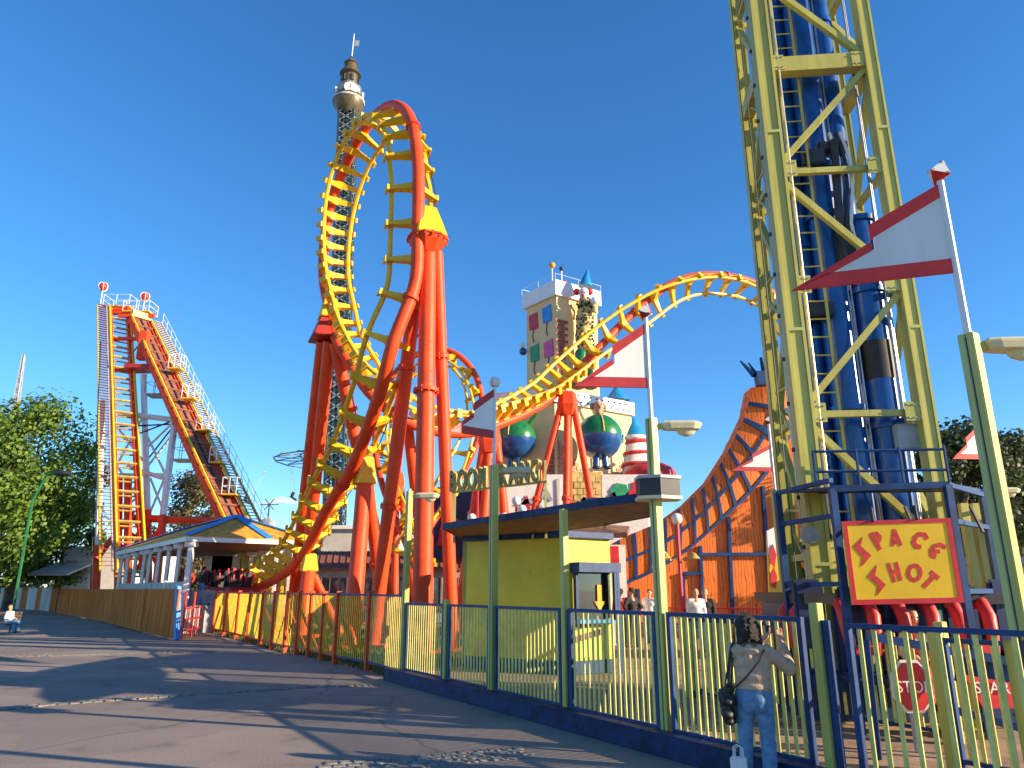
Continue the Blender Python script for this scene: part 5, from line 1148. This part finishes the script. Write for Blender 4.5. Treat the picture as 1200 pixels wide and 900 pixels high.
for (px, py, r_, m_, lb) in ((647, 311, .24, 'roof_wood', 'orange ball on a pole atop the castle tower'), (658, 315, .18, 'navy', 'dark blue ball on a pole atop the castle tower'), (662, 331, .18, 'plain_red', 'red ball on a short pole atop the castle tower')):
    c = at(px, py, YC+1.4); t_ = thing('ball_ornament', c, lb, 'ornament'); MB().tube([V((c.x, c.y, zt+.5)), c], .045, 6).build('pole', 'white_paint', t_); MB().ball(c, r_).build('ball', m_, t_)
for k_, (px, py) in enumerate(((652, 345), (665, 338), (690, 345))): pass
rl = thing('roof_railing', V((P[0].x, P[0].y, zt+1)), 'thin pale railing on top of the castle tower', 'railing')
for i in range(4):
    a, c = Pp[i], Pp[(i+1) % 4]; MB().tube([V((a.x, a.y, zt+1.5)), V((c.x, c.y, zt+1.5))], .015, 5).build('rail', 'white_paint', rl)
    for u in (0, .5): p = a.lerp(c, u); MB().tube([V((p.x, p.y, zt+1)), V((p.x, p.y, zt+1.5))], .015, 5).build('post', 'white_paint', rl)
# blue spires and the striped turret
for (px, py, Y, r_, h, lb) in ((723, 470, YC+2, .9, 1.2, 'small blue cone spire behind the castle parapet'),):
    c = at(px, py, Y); t_ = thing('spire', c, lb, 'spire'); MB().lathe(c, [(r_, 0), (.3, .8), (.02, h), (.001, h+.02)], 20).build('cone', 'spire_blue', t_); MB().tube([V((c.x, c.y, 0)), c], r_*.7, 16).build('shaft', 'white_wall', t_)
c = at(742, 512, YC-1); t_ = thing('turret', c, 'round turret with a blue cone roof and red and white swirls right of the castle', 'turret')
MB().lathe(c, [(.85, 0), (.8, .15), (.4, .9), (.05, 1.75), (.001, 1.8)], 20).build('roof', 'spire_blue', t_); MB().lathe(c-V((0, 0, .3)), [(.85, 0), (.95, .1), (.95, .28)], 20).build('ring', 'white_paint', t_)
MB().lathe(V((c.x, c.y, 0)), [(1.6, 0), (1.6, c.z-3), (1.2, c.z-2), (.8, c.z-.3)], 20).build('shaft', 'white_wall', t_)
for k_ in range(5): z = c.z-.9-k_*.75; r_ = .86+min(.5, k_*.2); MB().tube([V((c.x+r_*cos(a*.5), c.y+r_*sin(a*.5), z+.05*a)) for a in range(14)], .13, 6).build('swirl', 'plain_red', t_)
c = at(762, 560, YC-3); MB().ball(c, 1.3, 16, 10, 1.3, 1, .8).build('dome', 'plain_red', t_)
# painted wall band below the hall
pw = thing('painted_wall', at(655, 660, YC-8), 'white wall painted with funfair scenes below the castle', 'wall'); YW = YC-8
for x0, x1, yt, m_ in ((582, 668, 556, 'white_wall'), (668.6, 705, 553, 'stone_yellow'), (705.6, 760, 556, 'white_wall')):
    MB().prism([at(x0, yt, YW), at(x1, yt, YW), at(x1, 690, YW), at(x0, 690, YW)], V((0, .4, 0))).build('panel', m_, pw)
b = MB()
for r_ in range(9):
    y0 = 558+r_*7.5
    for k_ in range(5):
        x0 = 669.5+(r_ % 2)*3.5+k_*7.2
        if x0+6 < 704.5: MB().prism([at(x0, y0, YW-.02), at(x0+6.4, y0, YW-.02), at(x0+6.4, y0+6.6, YW-.02), at(x0, y0+6.6, YW-.02)], V((0, -.05, 0))).build('brick', 'stone_yellow', pw)
def paint(pts, m_, nm='painted_shape'): MB().prism([at(x, y, YW-.03) for x, y in pts], V((0, -.04, 0))).build(nm, m_, pw)
paint([(603, 592), (612, 586), (626, 583), (634, 578), (641, 572), (648, 586), (645, 588), (638, 581), (633, 590), (640, 600), (632, 594), (622, 590), (610, 592)], 'grey_paint')
paint([(611, 590), (618, 580), (622, 596), (614, 606)], 'plain_red'); paint([(715, 575), (722, 566), (734, 568), (737, 578), (728, 586), (720, 584)], 'sq_green'); paint([(714, 580), (722, 600), (727, 590), (720, 576)], 'dark'); paint([(728, 584), (741, 572), (744, 600), (730, 596)], 'plain_red'); paint([(676, 590), (684, 582), (694, 588), (690, 594), (680, 596)], 'grey_paint'); paint([(740, 566), (756, 560), (758, 600), (746, 604)], 'plain_red'); paint([(652, 562), (656, 560), (655, 600), (653, 598)], 'beige_dull')
nv = thing('dark_blue_hall', at(545, 700, 46), 'dark navy building behind the distant coaster arch', 'building')
MB().prism([at(498, 574, 46), at(540, 566, 46), at(590, 568, 46), at(590, 700, 46), at(498, 700, 46)], V((0, 5, 0))).build('wall', 'navy', nv); MB().prism([at(548, 600, 45.9), at(566, 590, 45.9), at(566, 640, 45.9), at(548, 640, 45.9)], V((0, -.2, 0))).build('yellow_panel', 'sign_yellow', nv); MB().prism([at(520, 600, 45.9), at(540, 610, 45.9), at(530, 640, 45.9), at(512, 640, 45.9)], V((0, -.2, 0))).build('red_panel', 'plain_red', nv)
# globe lights strung near the letters
for i, (px, py) in enumerate(((553, 607), (605, 587), (612, 597), (591, 606), (560, 560))):
    c = at(px, py, 21); t_ = thing('globe_lamp', c, 'white globe light %s' % ['left of the greenish lamp post under the letters', 'above the canopy, upper of the close pair', 'above the canopy, lower of the close pair', 'directly right of the greenish lamp post', 'tiny one under the letter B side'][i], 'lamp'); MB().ball(c, .13 if i < 4 else .08).build('globe', 'panel_white', t_); MB().tube([c-V((0, 0, .13)), V((c.x, c.y, 2.9))], .035, 6).build('stem', 'plain_red', t_)
# string of banner under canopy level: BOOMERANG letters
bo = at(531, 578, 17.5); be = at(642, 584, 15.8); be.z = bo.z+.02
bs = thing('letter_sign', bo, 'gold cut out letters spelling BOOMERANG on a thin rail above the booth', 'sign'); xd = (be-bo); Ltot = xd.length; xd.normalize(); nn = V((xd.y, -xd.x, 0))
MB().bar(bo+V((0, 0, .02)), be+V((0, 0, .02)), .04, .05).build('rail', 'gold', bs)
for i, ch in enumerate('BOOMERANG'):
    o_ = bo+xd*(Ltot/9*i); text(ch, .72, 'gold', bs, o_+V((0, 0, .04)), xd, nn, ext=.06, sc=(.5 if ch != 'M' else .4), bold=.016); text(ch, .72, 'wood_under', bs, o_+V((0, 0, .04))+nn*.062, xd, nn, ext=.002, sc=(.5 if ch != 'M' else .4), bold=-.02, name='letter_face')
for u in (.02, .5, .98): p = bo.lerp(be, u); MB().bar(V((p.x, p.y+.05, 2.9)), p+V((0, .05, .5)), .05).build('support', 'lime_post', bs)
# low stalls between the booth and castle
sh = thing('stall_roof', at(640, 640, 24), 'low stall with a flat pale wooden roof behind the booth', 'stall')
MB().prism([at(600, 634, 24), at(672, 618, 24), at(738, 622, 24), at(735, 630, 22)], V((0, 0, .15))).build('roof', 'wood_under', sh); MB().box(V((1.9, 25, 1.7)), (3.6, 1.5, 3.1)).build('wall', 'white_wall', sh)
for i in range(7): MB().box(V((.3+i*.5, 24.2, 2.9)), (.34, .1, .6)).build('hanging_prize', ('plain_red', 'sign_yellow', 'teal_cloth')[i % 3], sh)
# hall with the brown metal roof and the pale block behind
YH = 44
hl = thing('long_hall', at(455, 700, YH), 'low hall with a brown standing seam roof and dark windows behind the columns', 'building')
for x0, x1 in ((366, 548),):
    e0, e1_ = at(x0, 666, YH), at(x1, 664, YH); f0, f1 = at(x0+4, 646, YH+4), at(x1, 643, YH+4)
    e1_.z = e0.z; f1.z = f0.z
    MB().prism([e0, e1_, f1, f0], V((0, 0, -.12))).build('roof', 'roof_brown', hl)
    for k_ in range(24): u = k_/23; MB().bar(e0.lerp(e1_, u)+V((0, 0, .03)), f0.lerp(f1, u)+V((0, 0, .02)), .04, .05).build('roof_seam', 'roof_brown', hl)
    MB().prism([V((e0.x, YH+.5, 0)), V((e1_.x, YH+.5, 0)), V((e1_.x, YH+4, 0)), V((e0.x, YH+4, 0))], V((0, 0, e0.z-.1))).build('wall', 'grey_paint', hl)
    for k_ in range(9):
        x = e0.x+.6+k_*(e1_.x-e0.x)/9; o = MB().box(V((x+.4, YH+.46, 1.55)), (.95, .1, 1.9)).build('window', 'glass', hl)
        for sx_ in (-.5, 0, .5): MB().box(V((x+.4+sx_, YH+.39, 1.55)), (.06, .06, 1.95)).build('frame', 'white_paint', o)
    MB().bar(V((e0.x, YH-2, .9)), V((e1_.x, YH-2, .9)), .08, .12).build('rail', 'plain_red', hl)
pb_ = thing('pale_block', at(410, 690, 62), 'pale beige flat roofed block behind the hall', 'building'); q = at(378, 618, 62); q2 = at(440, 610, 62)
MB().prism([V((q.x, 62, 0)), V((q2.x+2, 62, 0)), V((q2.x+2, 72, 0)), V((q.x, 72, 0))], V((0, 0, q.z))).build('wall', 'beige_dull', pb_); MB().box(V(((q.x+q2.x)/2+1, 61.9, q.z)), (q2.x-q.x+2.4, .5, .3)).build('cornice', 'white_wall', pb_)
for k_ in range(4): MB().box(V((q.x+1+k_*1.3, 61.95, 3)), (.7, .1, 1)).build('window', 'glass', pb_)
pl_ = thing('pale_block', at(100, 700, 66), 'low white building left of the lift hill beside the tree', 'building'); q = at(76, 640, 66); q2 = at(116, 636, 66); MB().prism([V((q.x, 66, 0)), V((q2.x+3, 66, 0)), V((q2.x+3, 76, 0)), V((q.x, 76, 0))], V((0, 0, q.z))).build('wall', 'white_wall', pl_)
MB().prism([V((q.x-.3, 65.6, q.z-1.6)), V((q2.x, 65.6, q.z-1.6)), V((q2.x, 62, q.z-2.6)), V((q.x-.3, 62, q.z-2.6))], V((0, 0, .15))).build('lean_to_roof', 'beige_dull', pl_)
# yellow kiosk and fence seen under the station roof
ks = thing('ride_stall', at(320, 690, 42), 'yellow and red ride stall seen behind the station posts', 'stall')
MB().prism([at(283, 648, 44), at(352, 646, 44), at(352, 700, 44), at(283, 700, 44)], V((0, 2, 0))).build('wall', 'lime', ks)
for i in range(14): a = at(258+i*6.5, 700, 41); MB().box(V((a.x, a.y, 1.9)), (.16, .06, 1.7)).build('board', 'fence_yellow' if i % 2 else 'flag_red_bright', ks)
for i in range(3): MB().box(at(255+i*9, 668, 45), (1.2, 1.2, 1.6)).build('cabin', ('white_wall', 'sign_yellow', 'white_wall')[i], ks)
# ================================================================ FAR SWING TOWER
YT = 132.0
base = V((at(396, 590, YT).x, YT, 0)); tt = thing('swing_tower', base, 'very tall dark green lattice swing ride tower with clock head far behind the loop', 'tower ride')
ztop = at(408, 131, YT).z; zt2 = ztop
xt = at(407.5, 131, YT).x
ax = lambda z: V((base.x+(xt-base.x)*z/ztop, YT, z))
w0, w1 = 1.6, 1.5
NS = 46
for s1 in (-1, 1):
    for s2 in (-1, 1): MB().bar(ax(0)+V((s1*w0, s2*w0, 0)), ax(ztop)+V((s1*w1, s2*w1, 0)), .42).build('corner_leg', 'tower_green', tt)
b = MB(); b2_ = MB()
for k_ in range(NS):
    za, zb_ = ztop*k_/NS, ztop*(k_+1)/NS
    for (a, c) in (((-1, -1), (1, -1)), ((1, -1), (1, 1)), ((1, 1), (-1, 1)), ((-1, 1), (-1, -1))):
        pa = lambda q_, z: ax(z)+V((q_[0]*w0, q_[1]*w0, 0)); mid_ = lambda z: (pa(a, z)+pa(c, z))/2
        b.bar(pa(a, za), pa(c, zb_), .2); b.bar(pa(c, za), pa(a, zb_), .2); b.bar(pa(a, zb_), pa(c, zb_), .2); b2_.bar(pa(a, (za+zb_)/2), mid_(zb_), .16); b2_.bar(pa(c, (za+zb_)/2), mid_(zb_), .16); b2_.bar(pa(a, (za+zb_)/2), mid_(za), .16); b2_.bar(pa(c, (za+zb_)/2), mid_(za), .16)
tag(b.build('lattice', 'tower_green', tt), kind='stuff'); tag(b2_.build('light_lattice', 'grey_paint', tt), kind='stuff')
MB().bar(ax(0), ax(ztop), 1.1).build('core', 'tower_green', tt)
H_ = ax(ztop)
MB().lathe(H_, [(1.8, -.8), (2.6, .3), (3.3, 1.6), (3.4, 2.6), (2.9, 3.6), (2.5, 4.0)], 20).build('gallery', 'tower_gold', tt)
MB().lathe(H_, [(3.4, 2.1), (3.45, 2.5)], 20).build('gallery_band', 'beige_dull', tt); MB().lathe(H_, [(2.5, 4.0), (2.3, 5.6), (2.6, 5.8), (1.7, 6.6)], 16).build('clock_drum', 'grey_paint', tt)
for k_ in range(4):
    a = -pi/2+.35+k_*pi/2; n_ = V((cos(a), sin(a), 0)); MB().tube([H_+n_*2.6+V((0, 0, 3.9)), H_+n_*3.0+V((0, 0, 3.9))], 1.35, 20).build('clock_face', 'white_paint', tt)
    MB().bar(H_+n_*3.03+V((0, 0, 3.9)), H_+n_*3.03+V((0, 0, 4.9)), .12).build('clock_hand', 'dark', tt)
MB().lathe(H_, [(1.75, 6.5), (1.65, 8.8), (2.3, 9.1), (2.1, 9.6), (1.4, 10.6), (1.3, 11.6), (1.6, 11.9), (1.0, 12.6), (.4, 13.4), (.15, 14)], 14).build('lantern', 'tower_gold', tt)
for k_ in range(6): a = k_*pi/3; MB().box(H_+V((cos(a)*1.7, sin(a)*1.7, 7.6)), (.5, .5, 1.5), Matrix.Rotation(a, 3, 'Z')).build('window', 'dark', tt)
mtop = at(412.5, 40, YT).z; MB().tube([H_+V((0, 0, 13.5)), V((H_.x+.2, YT, mtop))], .13, 6).build('mast', 'panel_white', tt); MB().box(V((H_.x+.9, YT, mtop-2.4)), (.9, .08, 1.5)).build('weather_vane', 'grey_paint', tt)
zr = at(390, 541, YT).z; sr = thing('swing_ring', ax(zr), 'wide dark lattice ring with hanging seats low on the swing tower', 'swing ride')
for k_ in range(16):
    a = k_*pi/8; n_ = V((cos(a), sin(a), 0)); n2 = V((cos(a+pi/8), sin(a+pi/8), 0)); c = ax(zr)
    MB().bar(c+n_*2, c+n_*11+V((0, 0, .2)), .14).build('spoke', 'tower_green', sr); MB().bar(c+n_*2+V((0, 0, 1.8)), c+n_*11+V((0, 0, .2)), .14).build('spoke', 'tower_green', sr); MB().bar(c+n_*11, c+n2*11, .16).build('rim_segment', 'tower_green', sr); MB().bar(c+n_*6.5+V((0, 0, .8)), c+n2*6.5+V((0, 0, .8)), .14).build('rim_segment', 'tower_green', sr)
for i, (px, py) in enumerate(((289, 588), (344, 584))):
    c = at(px, py, 120); t_ = thing('swing_chair', c, 'dark flying swing seat %s of the little cloud' % ('left' if i == 0 else 'right'), 'swing seat'); MB().box(c, (1.1, .8, .3), Matrix.Rotation(.6, 3, 'Y')).build('seat', 'dark', t_); MB().box(c+V((-.3, .2, .6)), (.3, .7, 1.0), Matrix.Rotation(.4, 3, 'Y')).build('rider', 'dark', t_)
    for s_ in (-.4, .4): MB().tube([c+V((s_, 0, .2)), V((ax(zr).x-10.5+i*3, YT-3, zr))], .03, 4).build('chain', 'grey_paint', t_)
# mast far left and small dish
c0 = at(26, 470, 240); c0.z = 0; ct = at(28, 416, 240); t_ = thing('radio_mast', c0, 'pale lattice radio mast above the tree at the far left', 'mast')
for s_ in ((-1, -1), (1, -1), (1, 1), (-1, 1)): MB().bar(V((c0.x+s_[0]*2.2, c0.y+s_[1]*2.2, 0)), V((ct.x+s_[0]*.3, ct.y+s_[1]*.3, ct.z)), .3).build('leg', 'grey_paint', t_)
b = MB()
for k_ in range(22):
    u0, u1 = k_/22, (k_+1)/22; f = lambda u, q_: V((c0.x+(ct.x-c0.x)*u+q_[0]*(2.2-1.9*u), 240+q_[1]*(2.2-1.9*u), ct.z*u))
    for a, c in (((-1, -1), (1, -1)), ((1, -1), (1, 1)), ((-1, 1), (1, 1)), ((-1, -1), (-1, 1))): b.bar(f(u0, a), f(u1, c), .16); b.bar(f(u0, c), f(u1, a), .16); b.bar(f(u1, a), f(u1, c), .16)
tag(b.build('lattice', 'grey_paint', t_), kind='stuff')
c = at(312, 618, 70); t_ = thing('satellite_dish', c, 'grey satellite dish with a small palm shaped antenna above the station roof', 'dish'); MB().lathe(c, [(.9, 0), (.8, .12), (.1, .3)], 16, ax=Matrix.Rotation(1.5, 3, 'X')).build('dish', 'grey_paint', t_); MB().tube([V((c.x, c.y+.3, 0)), c+V((0, .3, 2.2))], .07, 6).build('pole', 'dark', t_)
for k_ in range(6): a = k_*1.05; MB().bar(c+V((0, .3, 2.2)), c+V((cos(a)*.9, .3, 2.2+sin(a)*.6)), .07).build('antenna_rod', 'dark', t_)
# street lamp in the tree
q = on(8, 716, 0); q = V((-24.5, 36, 0)); q = V((((12-600)/FPX)*(40*cos(PITCH)-.5), 40, 0)); hd = at(73, 555, 40)
t_ = thing('street_lamp', q, 'green street lamp with a curved arm and dark hood in front of the tree', 'street lamp')
MB().tube([q, V((q.x, q.y, hd.z-1.5)), V((q.x+.5, q.y, hd.z-.1)), V((q.x+1.4, q.y, hd.z+.15)), hd], .07, 8).build('pole', 'balloon_green', t_); MB().ball(hd, .42, 12, 8, 1.2, .7, .4).build('lamp_head', 'dark', t_)
# ================================================================ TREES
def tree(loc, h, r, zb, m, label, n, leaf=.3, lumps=26, trunk=.35, seed=1, sy=1.0, group=None):
    rnd = random.Random(seed); loc = V(loc); t_ = thing('tree', loc, label, 'tree', group); zc = (zb+h)/2; hh = (h-zb)/2
    b = MB(); b.tube([loc, loc+V((.1, 0, zb*.6+.5)), loc+V((0, .1, zc)), loc+V((.2, 0, zc+hh*.5))], 0, 8, True, [trunk, trunk*.8, trunk*.5, .08]); b.build('trunk', 'bark', t_)
    cl = []
    for k_ in range(lumps):
        a = rnd.uniform(0, 6.283); u = rnd.uniform(-.92, .95); q_ = math.sqrt(max(0, 1-abs(u)**2.2)); rad = r*q_*rnd.uniform(.35, .9)
        c = loc+V((cos(a)*rad, sin(a)*rad*sy, zc+u*hh*.86)); cl.append((c, r*rnd.uniform(.20, .38)))
    lb = MB()
    for c, cr in cl[:14]: lb.bar(loc+V((0, 0, min(c.z-1, zc))), c, .16, w2=.05, h2=.05)
    tag(lb.build('limbs', 'bark', t_), kind='stuff')
    b = MB(); per = n//lumps; vv = b.v; ff = b.f
    for c, cr in cl:
        for j in range(per):
            d = V((rnd.gauss(0, 1), rnd.gauss(0, 1), rnd.gauss(0, 1))).normalized(); p = c+d*cr*(rnd.random()**.35)*V((1, 1, .8)).length/1.62
            s1 = leaf*rnd.uniform(.6, 1.2); nn_ = (d+V((rnd.uniform(-.8, .8), rnd.uniform(-.8, .8), rnd.uniform(-.4, .9)))).normalized(); x_ = nn_.orthogonal().normalized()*s1*.5; y_ = nn_.cross(x_)*.75
            o = len(vv); vv += [tuple(p-x_), tuple(p-y_), tuple(p+x_), tuple(p+y_)]; ff.append((o, o+1, o+2, o+3))
    b.build('crown', m, t_, centre=False, fixn=False)
def gxy(px, Y): return V(((px-600)/FPX*(Y*cos(PITCH)-CAMZ*sin(PITCH)), Y, 0))
tree(gxy(8, 62), 17.6, 7.4, 2.0, 'leaf_bright', 'big bright green tree at the left edge of the street', 26000, .36, 46, .5, 3)
tree(gxy(-45, 56), 15, 6, 2.0, 'leaf_bright', 'green tree cut by the left picture edge beside the big one', 9000, .38, 26, .4, 8)
tree(gxy(62, 66), 10.5, 3.4, 1.8, 'leaf_bright', 'lower green tree at the right flank of the big one', 7000, .34, 20, .3, 9)
tree(gxy(210, 92), 16.8, 6.6, 1.0, 'leaf_brown', 'dense dark brownish green tree behind the lift hill frame', 14000, .42, 34, .5, 4)
tree(gxy(248, 96), 13.0, 5.2, 1.0, 'leaf_brown', 'darker tree right of the one behind the lift hill', 8000, .42, 24, .5, 5)
tree(gxy(345, 90), 8.8, 3.6, .8, 'leaf_dark', 'small dark tree between the station roof and loop', 5000, .36, 18, .3, 6)
tree(gxy(890, 60), 14.5, 4.0, .8, 'leaf_dark', 'dark tree peeking over the orange building', 6000, .34, 18, .3, 7)
tree(gxy(1150, 27), 7.9, 3.0, 1.0, 'leaf_dark', 'dark tree behind the tower beside the small far flag', 13000, .2, 30, .25, 11)
tree(gxy(1212, 30), 8.6, 3.4, .8, 'leaf_dark', 'dark tree at the right picture edge behind the post', 12000, .22, 28, .3, 12)
tree(gxy(1090, 34), 7.2, 2.6, .8, 'leaf_dark', 'dark tree partly seen between the tower legs', 7000, .22, 20, .25, 13)
st2 = thing('back_stall', gxy(1150, 19), 'blue and white low stall behind the tower on the right', 'stall'); q = gxy(1150, 19)
MB().box(q+V((0, 0, 1.3)), (5.2, 1.6, 2.3)).build('wall', 'beige_dull', st2); MB().box(q+V((0, -.3, 2.5)), (5.6, 2.4, .18)).build('roof', 'blue', st2)
for k_ in range(3): MB().box(q+V((-1.7+k_*1.7, -.85, 1.5)), (1.1, .1, .9)).build('opening', 'dark', st2)
# far belt of trees along the park edge, too far to tell apart
b = MB(); rnd = random.Random(5)
for k_ in range(9000):
    x = rnd.uniform(-260, 260); y = 235+rnd.uniform(0, 20)+abs(x)*.1; z = rnd.random()**.8*(7+3*sin(x*.11)+2.5*sin(x*.37)); s1 = rnd.uniform(.7, 1.5); a = rnd.uniform(0, 3)
    b.face([V((x-s1*cos(a), y-s1*sin(a), z)), V((x, y, z-s1*.6)), V((x+s1*cos(a), y+s1*sin(a), z)), V((x, y, z+s1*.7))])
tag(b.build('treeline', 'leaf_dark', centre=False, fixn=False), 'far low belt of dark trees along the park edge', 'treeline', kind='stuff')

cb = MB(); cc_ = at(326, 587, 2600); kx = 2600/850*1.0
for dx, dz, r_, sx_ in ((-14, -2, 4.0, 3.0), (-6, 0, 5.0, 2.8), (3, 2, 5.2, 2.4), (10, 0, 4.5, 2.6), (17, -2, 3.4, 2.8), (-1, 4, 3.2, 2.5), (-22, -3, 2.4, 3.5), (24, -3, 2.2, 3)): cb.ball(cc_+V((dx*kx, random.uniform(-30, 30), dz*kx)), r_*kx, 24, 14, sx_, 1.5, .75)
tag(cb.build('cloud', 'cloud', centre=False), 'small pale cloud low in the sky left of the red columns', 'cloud', kind='stuff')
for o in PENDING: COL.objects.link(o)
